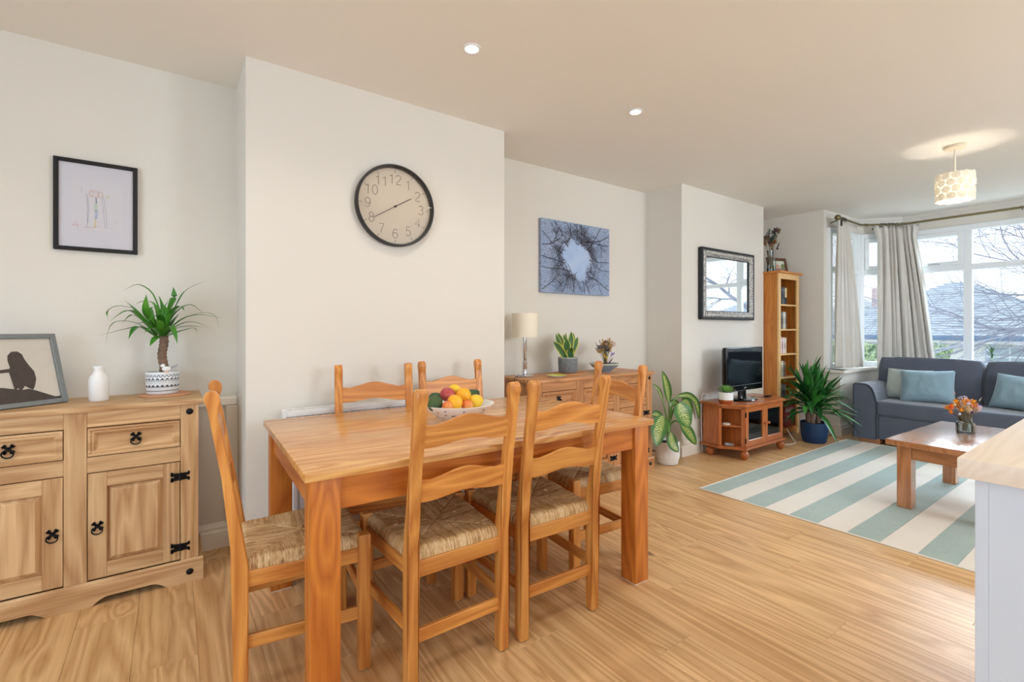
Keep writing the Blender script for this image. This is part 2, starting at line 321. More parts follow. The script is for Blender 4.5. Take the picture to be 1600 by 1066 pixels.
FLOOR = wood('laminate_oak', (236, 198, 146), (184, 134, 84), axis='y', ring=14, contrast=0.78, rough=0.36, knots=1.1, vary=0.06, st_=0.05, knotcol=(112, 74, 46))
WORK = wood('worktop_oak', (240, 226, 212), (218, 196, 172), axis='x', ring=18, contrast=0.4, rough=0.35, vary=0.0)

def glass_mat(name, tint=(1, 1, 1), gl=0.10, rough=0.0):
    m, nt, b = base_mat(name); nt.nodes.remove(b); out = nt.nodes['Material Output']
    tr = N(nt, 'ShaderNodeBsdfTransparent'); tr.inputs[0].default_value = (*tint, 1)
    g = N(nt, 'ShaderNodeBsdfGlossy'); g.inputs['Roughness'].default_value = rough
    f = N(nt, 'ShaderNodeFresnel'); f.inputs[0].default_value = 1.45
    mx = N(nt, 'ShaderNodeMixShader'); ml = N(nt, 'ShaderNodeMath', operation='MULTIPLY'); ml.inputs[1].default_value = gl * 10
    nt.links.new(f.outputs[0], ml.inputs[0]); nt.links.new(ml.outputs[0], mx.inputs[0]); nt.links.new(tr.outputs[0], mx.inputs[1]); nt.links.new(g.outputs[0], mx.inputs[2])
    nt.links.new(mx.outputs[0], out.inputs[0]); return m
M['glass'] = glass_mat('window_glass', gl=0.06)
M['cabglass'] = glass_mat('cabinet_glass', (0.86, 0.9, 0.9), gl=0.12)
M['vaseglass'] = glass_mat('vase_glass', (0.93, 0.985, 0.98), gl=0.16)
M['tallglass'] = glass_mat('clear_vase_glass', (0.93, 0.95, 0.95), gl=0.14)

# fabric
def fabric(name, c, c2, scale=400, rough=0.95, stretch=(1, 1, 1), amt=1.0):
    m, nt, b = base_mat(name); L = nt.links.new
    t = N(nt, 'ShaderNodeTexCoord'); mp = N(nt, 'ShaderNodeVectorMath', operation='MULTIPLY'); L(t.outputs['Object'], mp.inputs[0]); mp.inputs[1].default_value = stretch
    n = N(nt, 'ShaderNodeTexNoise'); n.inputs['Scale'].default_value = scale; n.inputs['Detail'].default_value = 3; L(mp.outputs[0], n.inputs[0])
    n2 = N(nt, 'ShaderNodeTexNoise'); n2.inputs['Scale'].default_value = 5; n2.inputs['Detail'].default_value = 3; L(t.outputs['Object'], n2.inputs[0])
    av = N(nt, 'ShaderNodeMath', operation='MULTIPLY_ADD'); L(n2.outputs['Fac'], av.inputs[0]); av.inputs[1].default_value = 0.6
    hf = N(nt, 'ShaderNodeMath', operation='MULTIPLY'); L(n.outputs['Fac'], hf.inputs[0]); hf.inputs[1].default_value = 0.6 * amt; L(hf.outputs[0], av.inputs[2])
    mx = N(nt, 'ShaderNodeMix', data_type='RGBA'); mx.inputs[6].default_value = rgb(*c); mx.inputs[7].default_value = rgb(*c2); L(av.outputs[0], mx.inputs[0])
    L(mx.outputs[2], b.inputs['Base Color']); b.inputs['Roughness'].default_value = rough; b.inputs['Specular IOR Level'].default_value = 0.15
    b.inputs['Sheen Weight'].default_value = 0.4
    bp = N(nt, 'ShaderNodeBump'); bp.inputs['Strength'].default_value = 0.25; bp.inputs['Distance'].default_value = 0.001; L(n.outputs['Fac'], bp.inputs['Height']); L(bp.outputs['Normal'], b.inputs['Normal'])
    return m
M['sofa'] = fabric('charcoal_sofa_fabric', (74, 80, 94), (100, 108, 124), 300)
M['piping'] = mat('sofa_piping', (54, 58, 68), 0.9)
M['pillow1'] = fabric('pale_sage_linen', (168, 184, 180), (192, 204, 200), 260)
M['pillow2'] = fabric('grey_blue_linen', (120, 150, 166), (148, 176, 190), 260)
M['curtain'] = fabric('cream_curtain_cotton', (196, 192, 186), (220, 216, 208), 350)
M['rugsage'] = fabric('sage_rug_weave', (112, 140, 136), (158, 176, 168), 90, stretch=(0.25, 5, 1), amt=1.6)
M['rugcream'] = fabric('cream_rug_weave', (214, 204, 190), (230, 222, 210), 120, stretch=(0.25, 4, 1))

# ------------------------------------------------------------------ room shell
YA, YC, XF = 3.03, 2.631, 5.90          # alcove wall, chimney faces, front wall
C1 = (0.293, 1.818); C2 = (3.783, 5.259)
XL, YR = -2.6, -2.6
b = B(); b.box(XL - 0.2, 7.3, YR - 0.2, 3.3, -0.15, -0.013); struct('floor', b, FLOOR)
fl = bpy.data.objects['floor']
PW, PL = 0.1915, 1.285
pb = B().box(-PW / 2 + .0003, PW / 2 - .0003, -PL / 2 + .0003, PL / 2 - .0003, -0.012, 0, 0.0009); pme = pb.mesh('plank', FLOOR)
cut = {}
rr = random.Random(3); x = -1.55; row = 0
while x < 7.0:
    off = (row * 0.41 + rr.uniform(-.06, .06)) % 1 * PL
    y = -0.75 - off if x > 1.2 else -0.2 - off
    while y < 3.03:
        y0, y1 = y, y + PL
        ymax = 3.03
        if C1[0] < x < C1[1] or C2[0] < x < C2[1]: ymax = YC + .05
        if x > XF: ymax = 2.2
        if y0 < ymax - 0.03:
            o = bpy.data.objects.new('plank', pme); link(o, fl)
            yy1 = min(y1, ymax)
            o.location = (x, (y0 + yy1) / 2, 0); o.scale = (1, (yy1 - y0) / PL, 1)
        y += PL
    x += PW; row += 1

# back wall with its two chimney breasts: one plan polygon
plan = [(XL - .15, YA), (C1[0], YA), (C1[0], YC), (C1[1], YC), (C1[1], YA), (C2[0], YA), (C2[0], YC), (C2[1], YC), (C2[1], YA), (XF + .15, YA), (XF + .15, YA + .2), (XL - .15, YA + .2)]
b = B()
bm = b.bm
for a, c in zip(plan, plan[1:] + plan[:1]):
    v = [bm.verts.new((*a, 0)), bm.verts.new((*c, 0)), bm.verts.new((*c, H)), bm.verts.new((*a, H))]; bm.faces.new(v)
bmesh.ops.remove_doubles(bm, verts=bm.verts, dist=1e-4)
struct('wall_back', b, M['wall'])
b = B(); b.box(XL - .2, 7.3, YR - .2, YA + .2, H, H + .15); struct('ceiling', b, M['ceil'])

# left wall with a garden door opening, right (kitchen side) wall with a window opening
b = B(); b.box(XL - .15, XL, YR, -0.85, 0, H); b.box(XL - .15, XL, 1.55, YA, 0, H); b.box(XL - .15, XL, -0.85, 1.55, 2.2, H); struct('wall_left', b, M['wall'])
b = B()
b.box(XL, -0.1, YR - .15, YR, 0, H); b.box(2.5, 3.2, YR - .15, YR, 0, H); b.box(4.8, XF, YR - .15, YR, 0, H); b.box(3.2, 4.8, YR - .15, YR, 0, 0.95); b.box(3.2, 4.8, YR - .15, YR, 2.25, H); b.box(-0.1, 2.5, YR - .15, YR, 0, 0.95); b.box(-0.1, 2.5, YR - .15, YR, 2.25, H)  # the opening nearer the bay is added for the fill lamp
struct('wall_right', b, M['wall'])

def window(n, p0, p1, z0, z1, bars=(), transoms=(), casement=False, depth=0.07, fw=0.06, open_panes=(), handle=False):
    """a framed window between plan points p0 and p1; children: frame, mullion, transom, sash, pane, handle"""
    p0 = Vector((*p0, 0)); p1 = Vector((*p1, 0)); Lg = (p1 - p0).length
    t = bpy.data.objects.new('window_%d' % n, None); COL.objects.link(t); t['kind'] = 'structure'
    t.location = p0; t.rotation_euler = (0, 0, math.atan2(p1.y - p0.y, p1.x - p0.x))
    d = depth / 2
    b = B(); b.box(0, fw, -d, d, z0, z1, .004); b.box(Lg - fw, Lg, -d, d, z0, z1, .004); b.box(fw, Lg - fw, -d, d, z0, z0 + fw, .004); b.box(fw, Lg - fw, -d, d, z1 - fw, z1, .004)
    part('frame', b, M['upvc'], t)
    xs = [fw] ; 
    for q in bars:
        part('mullion', B().box(q - .035, q + .035, -d, d, z0 + fw, z1 - fw, .004), M['upvc'], t)
    edges = [fw - .0] + [e for q in bars for e in (q - .035, q + .035)] + [Lg - fw]
    k = 0
    for a, c in zip(edges[0::2], edges[1::2]):
        zs = [z0 + fw] + [e for q in transoms for e in (q - .03, q + .03)] + [z1 - fw]
        for q in transoms: part('transom', B().box(a, c, -d, d, q - .03, q + .03, .004), M['upvc'], t)
        for za, zb in zip(zs[0::2], zs[1::2]):
            A, C, Za, Zb = a, c, za, zb
            if (k, zs.index(za) // 2) in open_panes:
                s = 0.045
                b = B(); b.box(a, a + s, -d - .012, d - .01, za, zb, .004); b.box(c - s, c, -d - .012, d - .01, za, zb, .004); b.box(a + s, c - s, -d - .012, d - .01, za, za + s, .004); b.box(a + s, c - s, -d - .012, d - .01, zb - s, zb, .004)
                sash = part('sash', b, M['upvc'], t); A, C, Za, Zb = a + s, c - s, za + s, zb - s
                hb = B().box((a + c) / 2 - .05, (a + c) / 2 + .05, d + .012 - 2 * d - .036, -d - .012, za + .012, za + .028, .004)
                part('handle', hb, mat_handle, sash)
            part('pane', B().box(A - .004, C + .004, -.004, .004, Za - .004, Zb + .004), M['glass'], t)
        k += 1
    return t
mat_handle = mat('window_handle', (190, 190, 192), 0.3, metal=0.7)

# bay: outer window line and inner lower wall line
BO = [(5.98, 2.29), (6.74, 2.25), (7.06, 1.90), (7.06, -0.36), (6.74, -0.71), (5.98, -0.75)]
BI = [(XF, 2.13), (6.66, 2.11), (6.93, 1.83), (6.93, -0.29), (6.66, -0.57), (XF, -0.59)]
SILL = 0.715; WT = 2.30
b = B(); b.box(XF, XF + .15, 2.29, YA, 0, H); b.box(XF, XF + .15, 2.13, 2.29, 0, SILL - .03); b.box(XF, XF + .15, YR, -0.75, 0, H); b.box(XF, XF + .15, -0.75, -0.59, 0, SILL - .03)
struct('wall_front', b, M['wall'])
def strip_wall(inner, outer, z0, z1):
    b = B(); bm = b.bm
    for i in range(len(inner) - 1):
        a, c, d, e = inner[i], inner[i + 1], outer[i + 1], outer[i]
        bl = [bm.verts.new((*p, z0)) for p in (a, c, d, e)]; tl = [bm.verts.new((*p, z1)) for p in (a, c, d, e)]
        bm.faces.new(bl); bm.faces.new(tl)
        for k in range(4): bm.faces.new((bl[k], bl[(k + 1) % 4], tl[(k + 1) % 4], tl[k]))
    return b
def offs(poly, d):
    cx, cy = 6.4, 0.77; out = []
    for i, p in enumerate(poly):
        a = Vector(poly[max(i - 1, 0)]); c = Vector(poly[min(i + 1, len(poly) - 1)]); t = (c - a).normalized(); n = Vector((-t.y, t.x)); 
        if n.dot(Vector(p) - Vector((cx, cy))) < 0: n = -n
        out.append(tuple(Vector(p) + n * d))
    return out
struct('wall_bay', strip_wall(BI, offs(BO, 0.08), 0, SILL - .03), M['wall'])
BL = [(XF + .02, 2.29)] + BO[1:-1] + [(XF + .02, -0.75)]
struct('wall_bay_head', strip_wall(BL, offs(BL, 0.12), WT, H), M['wall'])
struct('trim_1', strip_wall(offs([(XF - .03, 2.13)] + BI[1:-1] + [(XF - .03, -0.59)], -.03), offs(BO, .05), SILL - .03, SILL), M['trim'])
b = B(); b.box(XF - .03, XF + .15, 2.08, 2.33, SILL - .03, SILL); struct('trim_2', b, M['trim'])
window(1, BO[0], BO[1], SILL, WT, transoms=(1.84,))
window(2, BO[1], BO[2], SILL, WT, transoms=(1.84,), open_panes=((0, 1),))
window(3, BO[2], BO[3], SILL, WT, bars=(0.575, 1.69), transoms=(1.84,), open_panes=((0, 1), (2, 1)))
window(4, BO[3], BO[4], SILL, WT, transoms=(1.84,), open_panes=((0, 1),))
window(5, BO[4], BO[5], SILL, WT, transoms=(1.84,))
window(6, (XL - .08, -0.85), (XL - .08, 1.55), 0.0, 2.2, bars=(1.2,))
window(8, (4.8, YR - .08), (3.2, YR - .08), 0.95, 2.25, bars=(.8,))  # unseen window, added so the fill lamp can shine in
window(7, (2.5, YR - .08), (-0.1, YR - .08), 0.95, 2.25, bars=(0.87, 1.73))
# corner posts of the bay
b = B()
for p in BO[1:-1]: b.box(p[0] - .045, p[0] + .045, p[1] - .045, p[1] + .045, SILL, WT, .01)
struct('trim_3', b, M['upvc'])
# picture rail line round the bay head
b = B(); b.tube([(*p, H - .035) for p in offs(BL, -.004)], .007, 6); struct('trim_4', b, M['wall'])

def skirting(name, pts, side, h=0.135):
    """moulded board swept along a plan polyline; side = +1 puts it to the left of travel"""
    prof = [(0, 0), (0.018, 0), (0.018, 0.088), (0.013, 0.094), (0.013, 0.104), (0.016, 0.110), (0.010, 0.122), (0.006, h), (0, h)]
    b = B(); bm = b.bm; P = [Vector(p) for p in pts]; rings = []
    for i, p in enumerate(P):
        ds = []
        if i > 0: ds.append((P[i] - P[i - 1]).normalized())
        if i < len(P) - 1: ds.append((P[i + 1] - P[i]).normalized())
        ns = [Vector((-d.y, d.x)) * side for d in ds]; n = sum(ns, Vector((0, 0))); n = n / max(n.dot(ns[0]), .3)
        rings.append([bm.verts.new((p.x + n.x * a, p.y + n.y * a, z)) for a, z in prof])
    for A, C in zip(rings, rings[1:]):
        for k in range(len(prof)): bm.faces.new((A[k], A[(k + 1) % len(prof)], C[(k + 1) % len(prof)], C[k]))
    bm.faces.new(rings[0]); bm.faces.new(rings[-1])
    struct(name, b, M['trim'])
skirting('baseboard_back', [(XL, YA - .045), (C1[0], YA - .045), (C1[0], YC), (C1[1], YC), (C1[1], YA), (C2[0], YA), (C2[0], YC), (C2[1], YC), (C2[1], YA), (XF, YA)], -1)
skirting('baseboard_front', [(XF, YA), (XF, 2.13)] + BI[1:-1] + [(XF, -0.59), (XF, YR)], -1)
# boxed lower wall with a ledge in the left alcove
b = B(); b.box(XL, C1[0], YA - .045, YA, 0, 0.755); struct('wall_alcove_panel', b, M['panel'])
b = B(); b.box(XL, C1[0], YA - .062, YA, 0.755, 0.80, .006); struct('trim_5', b, M['trim'])
b = B(); b.box(0.235, C1[0], YA - .075, YA - .045, 0.135, 0.755, .004); struct('trim_6', b, M['panel'])

# ------------------------------------------------------------------ dining table
TB = (0.311, 1.458); TR = -1.78; TL, TD, TH = 1.508, 0.977, 0.749
t = thing('dining_table', 'honey pine rectangular dining table with thick square legs', 'table', (*TB, 0), TR)
part('tabletop', B().box(0, TL, 0, TD, TH - .026, TH, .004, 2), TOP, t, True)
i = .018; lw = .088
for lx in (i, TL - i - lw):
    for ly in (i, TD - i - lw):
        lg = part('leg', B().box(lx, lx + lw, ly, ly + lw, .004, TH - .026, .004, 2), PINE['z'], t, True)
        part('felt_pad', B().box(lx + .003, lx + lw - .003, ly + .003, ly + lw - .003, 0, .004), mat('white_felt', (225, 222, 215), .9) if 'white_felt' not in bpy.data.materials else bpy.data.materials['white_felt'], lg)
a = i + .012; za, zb = TH - .026 - .104, TH - .026
part('apron', B().box(i + lw, TL - i - lw, a, a + .022, za, zb, .002), PINE['x'], t)
part('apron', B().box(i + lw, TL - i - lw, TD - a - .022, TD - a, za, zb, .002), PINE['x'], t)
part('apron', B().box(a, a + .022, i + lw, TD - i - lw, za, zb, .002), PINE['y'], t)
part('apron', B().box(TL - a - .022, TL - a, i + lw, TD - i - lw, za, zb, .002), PINE['y'], t)

# ------------------------------------------------------------------ ladder-back chairs with rush seats
m, nt, bb = base_mat('rush'); Ln = nt.links.new
at = N(nt, 'ShaderNodeAttribute', attribute_name='strand'); dr_ = N(nt, 'ShaderNodeAttribute', attribute_name='lengthwise')
tcr = N(nt, 'ShaderNodeTexCoord'); fib = []
for sc_ in ((420, 22, 60), (22, 420, 60)):
    mp_ = N(nt, 'ShaderNodeVectorMath', operation='MULTIPLY'); mp_.inputs[1].default_value = sc_; Ln(tcr.outputs['Object'], mp_.inputs[0]); nn = N(nt, 'ShaderNodeTexNoise'); nn.inputs['Scale'].default_value = 1; nn.inputs['Detail'].default_value = 2; Ln(mp_.outputs[0], nn.inputs[0]); fib.append(nn.outputs['Fac'])
fx = N(nt, 'ShaderNodeMix', data_type='FLOAT'); Ln(dr_.outputs['Fac'], fx.inputs[0]); Ln(fib[1], fx.inputs[2]); Ln(fib[0], fx.inputs[3])
nb = N(nt, 'ShaderNodeTexNoise'); nb.inputs['Scale'].default_value = 11; nb.inputs['Detail'].default_value = 2; Ln(tcr.outputs['Object'], nb.inputs[0])
s1_ = N(nt, 'ShaderNodeMath', operation='MULTIPLY_ADD'); Ln(at.outputs['Fac'], s1_.inputs[0]); s1_.inputs[1].default_value = .34; Ln(fx.outputs[0], s1_.inputs[2])
s2_ = N(nt, 'ShaderNodeMath', operation='MULTIPLY_ADD'); Ln(nb.outputs['Fac'], s2_.inputs[0]); s2_.inputs[1].default_value = .5; Ln(s1_.outputs[0], s2_.inputs[2])
s3_ = N(nt, 'ShaderNodeMapRange'); Ln(s2_.outputs[0], s3_.inputs[0]); s3_.inputs[1].default_value = .55; s3_.inputs[2].default_value = 1.30
rmp = N(nt, 'ShaderNodeValToRGB'); Ln(s3_.outputs[0], rmp.inputs[0])
rmp.color_ramp.elements[0].position = 0; rmp.color_ramp.elements[0].color = rgb(112, 74, 40)
rmp.color_ramp.elements[1].position = 1; rmp.color_ramp.elements[1].color = rgb(240, 218, 176)
e = rmp.color_ramp.elements.new(.42); e.color = rgb(196, 156, 104)
Ln(rmp.outputs[0], bb.inputs['Base Color']); bb.inputs['Roughness'].default_value = .5
RUSH = m

def seat_mesh():
    """woven pad: grid whose strands run over each rail towards the middle; trapezoid plan"""
    n = 132; rows = []; b = B(); bm = b.bm; al = bm.verts.layers.float.new('strand'); dl = bm.verts.layers.float.new('lengthwise'); rd = random.Random(5)
    ra = [rd.random() for _ in range(400)]; rb = [rd.random() for _ in range(400)]
    y0, y1 = -.005, .382; wr, wf = .178, .205; zt = .462
    n = 170
    for i in range(n + 1):
        row = []
        for j in range(n + 1):
            u = i / n * 2 - 1; v = j / n * 2 - 1
            y = y0 + (v + 1) / 2 * (y1 - y0); hw = wr + (wf - wr) * (v + 1) / 2; x = u * hw
            edge = max(abs(u), abs(v)); drop = max(0, (edge - .86) / .14)
            z = zt - .040 * (1 - math.sqrt(max(0, 1 - drop * drop))) - .012 * (1 - edge) * 1.2 - (.010 * (1 - v) / 2)
            pitch = .0046
            if abs(v) > abs(u): s = x / pitch + noise.noise(Vector((x * 20, y * 30, 1))) * .7; arr = ra
            else: s = y / pitch + noise.noise(Vector((x * 30, y * 20, 4))) * .7; arr = rb
            k = int(math.floor(s)); f = s - k
            z += .0022 * math.sqrt(max(0, 1 - (2 * f - 1) ** 2))
            seam = abs(abs(u) - abs(v))
            if seam < .035: z -= .0035 * (1 - seam / .035)
            z += .0025 * noise.noise(Vector((x * 9, y * 9, 0)))
            vv = bm.verts.new((x, y, z)); vv[dl] = 1.0 if abs(v) > abs(u) else 0.0; vv[al] = min(1, max(0, .15 + .85 * arr[k % 400] - (.25 if f < .12 else 0))); row.append(vv)
        rows.append(row)
    for i in range(n):
        for j in range(n): bm.faces.new((rows[i][j], rows[i + 1][j], rows[i + 1][j + 1], rows[i][j + 1]))
    # wrapped skirt and underside
    ring = [rows[i][0] for i in range(n + 1)] + [rows[n][j] for j in range(1, n + 1)] + [rows[i][n] for i in range(n - 1, -1, -1)] + [rows[0][j] for j in range(n - 1, 0, -1)]
    low = []
    for v in ring:
        q = bm.verts.new((v.co.x * .985, (v.co.y - .19) * .985 + .19, .417)); q[al] = v[al]; q[dl] = v[dl]; low.append(q)
    for k in range(len(ring)):
        k2 = (k + 1) % len(ring); bm.faces.new((ring[k], ring[k2], low[k2], low[k]))
    bm.faces.new(low)
    return b

def post_b(sx):
    # side profile (y = fore/aft, z): straight rear edge raking back, hollow below a rounded head
    w = .0195
    prof = [(-.022, .006), (-.022, .44), (-.052, .72), (-.088, .93), (-.097, .955), (-.097, .968), (-.090, .978), (-.078, .982), (-.066, .978), (-.057, .966), (-.055, .950), (-.061, .928), (-.062, .905), (-.052, .87), (-.030, .74), (.006, .53), (.020, .44), (.020, .006)]
    b = B(); bm = b.bm; n = len(prof)
    xs = [(-w, .92), (-w * .8, 1), (w * .8, 1), (w, .92)]
    # inset the side edges a little for a softened arris
    cx = sum(p[0] for p in prof) / n
    rings = []
    for x, k in xs:
        r = []
        for i, (y, z) in enumerate(prof):
            ym = (y - (-.02 if z < .5 else -.075 * (z - .44) / .5 - .0))
            yy = y + (.0035 * (1 if i < 7 else -1) if k < 1 else 0); zz = z - (.0035 if z > .95 and k < 1 else 0)
            r.append(bm.verts.new((sx + x, yy, zz)))
        rings.append(r)
    for A, C in zip(rings, rings[1:]):
        for k in range(n): bm.faces.new((A[k], A[(k + 1) % n], C[(k + 1) % n], C[k]))
    f = [bm.faces.new(rings[0]), bm.faces.new(rings[-1])]; bmesh.ops.triangulate(bm, faces=f)
    return b
def rail_b(z0, hgt, y, rake, L0, arch):
    b = B(); bm = b.bm; n = 16; th = .008; rows = []
    for i in range(n + 1):
        u = i / n * 2 - 1; x = u * L0
        hump = arch * (0.5 + 0.5 * cos(pi * min(1, abs(u) / .72))) - arch * .25 * math.exp(-((abs(u) - .78) / .12) ** 2)
        hump2 = arch * .72 * (0.5 + 0.5 * cos(pi * min(1, abs(u) / .8)))
        bow = -.005 * (1 - u * u)
        zb, zt = z0 + hump2, z0 + hgt + hump
        f = lambda z: y + rake * (z - z0)
        rows.append([bm.verts.new((x, f(zb) + bow - th, zb)), bm.verts.new((x, f(zb) + bow + th, zb)), bm.verts.new((x, f(zt) + bow + th, zt - .003)), bm.verts.new((x, f(zt) + bow, zt)), bm.verts.new((x, f(zt) + bow - th, zt - .003))])
    for A, C in zip(rows, rows[1:]):
        for k in range(5): bm.faces.new((A[k], A[(k + 1) % 5], C[(k + 1) % 5], C[k]))
    bm.faces.new(rows[0]); bm.faces.new(rows[-1]); return b
def skew_box(b, p, q, w, h, bev=.003):
    """a bar of width w (level) and height h from p to q"""
    p, q = Vector(p), Vector(q); t = (q - p); L0 = t.length; c = B().box(0, L0, -w / 2, w / 2, -h / 2, h / 2, bev)
    R = t.to_track_quat('X', 'Z').to_matrix().to_4x4(); c.xf(Matrix.Translation(p) @ R)
    me = bpy.data.meshes.new('t'); c.bm.to_mesh(me); c.bm.free(); b.bm.from_mesh(me); bpy.data.meshes.remove(me); return b
GC = 'rush-seated ladder-back chairs round the pine table'
def make_chair(label):
    t = thing('dining_chair', label, 'chair', group=GC)
    for s in (-1, 1): part('rear_post', post_b(s * .178), OAK['z'], t, True, 30)
    for s in (-1, 1):
        b = B(); x, y = s * .197, .367
        b.lathe([(0, .002), (.019, .002), (.0205, .012), (.0205, .44), (.0195, .455), (.014, .464), (0, .468)], (x, y, 0), 4)
        b.bm.free(); b = B().box(x - .0205, x + .0205, y - .0205, y + .0205, .004, .466, .006, 3)
        lg = part('front_leg', b, OAK['z'], t, True)
        part('glide', B().lathe([(0, 0), (.013, 0), (.013, .004), (0, .004)], (x, y, 0), 12), M['steelwhite'], lg)
    part('top_rail', rail_b(.790, .078, -.052, -.15, .165, .022), OAK['x'], t, True, 50)
    part('middle_rail', rail_b(.612, .076, -.025, -.15, .165, .020), OAK['x'], t, True, 50)
    part('seat', seat_mesh(), RUSH, t, True, 60)
    part('seat_rail', B().box(-.165, .165, -.013, .010, .362, .416, .003), OAK['x'], t)
    part('seat_rail', B().box(-.18, .18, .356, .378, .370, .420, .003), OAK['x'], t)
    for s in (-1, 1):
        part('seat_rail', skew_box(B(), (s * .178, .012, .392), (s * .197, .352, .396), .02, .05), OAK['y'], t)
        part('stretcher', skew_box(B(), (s * .178, .012, .197), (s * .197, .352, .197), .016, .042), OAK['y'], t)
    part('stretcher', B().box(-.165, .165, -.008, .008, .147, .192, .003), OAK['x'], t)
    part('stretcher', B().box(-.18, .18, .359, .375, .236, .276, .003), OAK['x'], t)
    return t
c = make_chair('oak ladder-back chair with its back to us, left of the two at the front')
c.location = (.805, 1.44, 0)
CH = [((1.25, 1.43), -2, 'oak ladder-back chair with its back to us, right of the two at the front'),
      ((.19, 1.86), -95, 'rush-seated oak chair seen from the side at the left end of the table'),
      ((1.915, 1.785), 83, 'rush-seated oak chair at the right end of the table, in front of the far sideboard'),
      ((.855, 2.395), 167.6, 'oak chair on the far side of the table, left one in front of the radiator'),
      ((1.335, 2.425), 175, 'oak chair on the far side of the table, behind the fruit bowl')]
for (x, y), a, l in CH: dup(c, (x, y, 0), a, l)

# ------------------------------------------------------------------ mexican-pine sideboards
def rosette(b, x, y, z, s=1.0, hinge=False):
    """cross-shaped wrought plate lying in the plane y"""
    for a in (45, 135):
        q = B().box(-.021 * s, .021 * s, -.0015, .0015, -.006 * s, .006 * s)
        for e in (-1, 1): q.box(e * .021 * s - .005 * s, e * .021 * s + .005 * s, -.0015, .0015, -.009 * s, .009 * s)
        q.xf(Matrix.Translation((x, y, z)) @ Matrix.Rotation(radians(a), 4, 'Y'))
        me = bpy.data.meshes.new('t'); q.bm.to_mesh(me); q.bm.free(); b.bm.from_mesh(me); bpy.data.meshes.remove(me)
    return b
def handle(par, x, y, z):
    b = rosette(B(), x, y - .0015, z + .006, .85); b.ball((x, y - .005, z + .004), .007, sub=1)
    pts = [(x + .0175 * sin(a), y - .009 - .003 * (1 - cos(a)), z - .010 - .0165 * cos(a)) for a in [k / 14 * 2 * pi for k in range(14)]]
    b.tube(pts, .0028, 6, closed=True); part('ring_pull', b, M['black'], par, label='black wrought ring pull')
def hinge(par, x, y, z):
    b = B(); b.box(x - .014, x + .014, y - .003, y, z - .016, z + .016, .001)
    for s in (-1, 1):
        for a in (-1, 1): b.box(x + s * .014, x + s * .035, y - .003, y, z + a * .010 - .006, z + a * .010 + .006, .001); b.box(x + s * .028, x + s * .036, y - .003, y, z + a * .015 - .006, z + a * .015 + .006, .001)
        b.box(x + s * .012, x + s * .024, y - .003, y, z - .007, z + .007)
    b.tube([(x, y - .005, z - .017), (x, y - .005, z + .017)], .004, 6)
    part('hinge', b, M['black'], par, label='black wrought strap hinge')
def stud(par, x, y, z):
    part('stud', B().lathe([(0, -.009), (.008, -.007), (.013, -.003), (.0145, 0)], (x, y, z), 14, 'y'), M['black'], par, True, label='black iron stud')
def raised(b, x0, x1, z0, z1, y, dep, ins):
    """picture-frame bevel sinking from the outer edge to an inner field"""
    bm = b.bm; P = lambda k, yy: [bm.verts.new(q) for q in ((x0 + k, yy, z0 + k), (x1 - k, yy, z0 + k), (x1 - k, yy, z1 - k), (x0 + k, yy, z1 - k))]
    rs = [P(k * ins, y + d) for k, d in dep]
    for A, C in zip(rs, rs[1:]):
        for i in range(4): bm.faces.new((A[i], A[(i + 1) % 4], C[(i + 1) % 4], C[i]))
    bm.faces.new(rs[-1]); return b
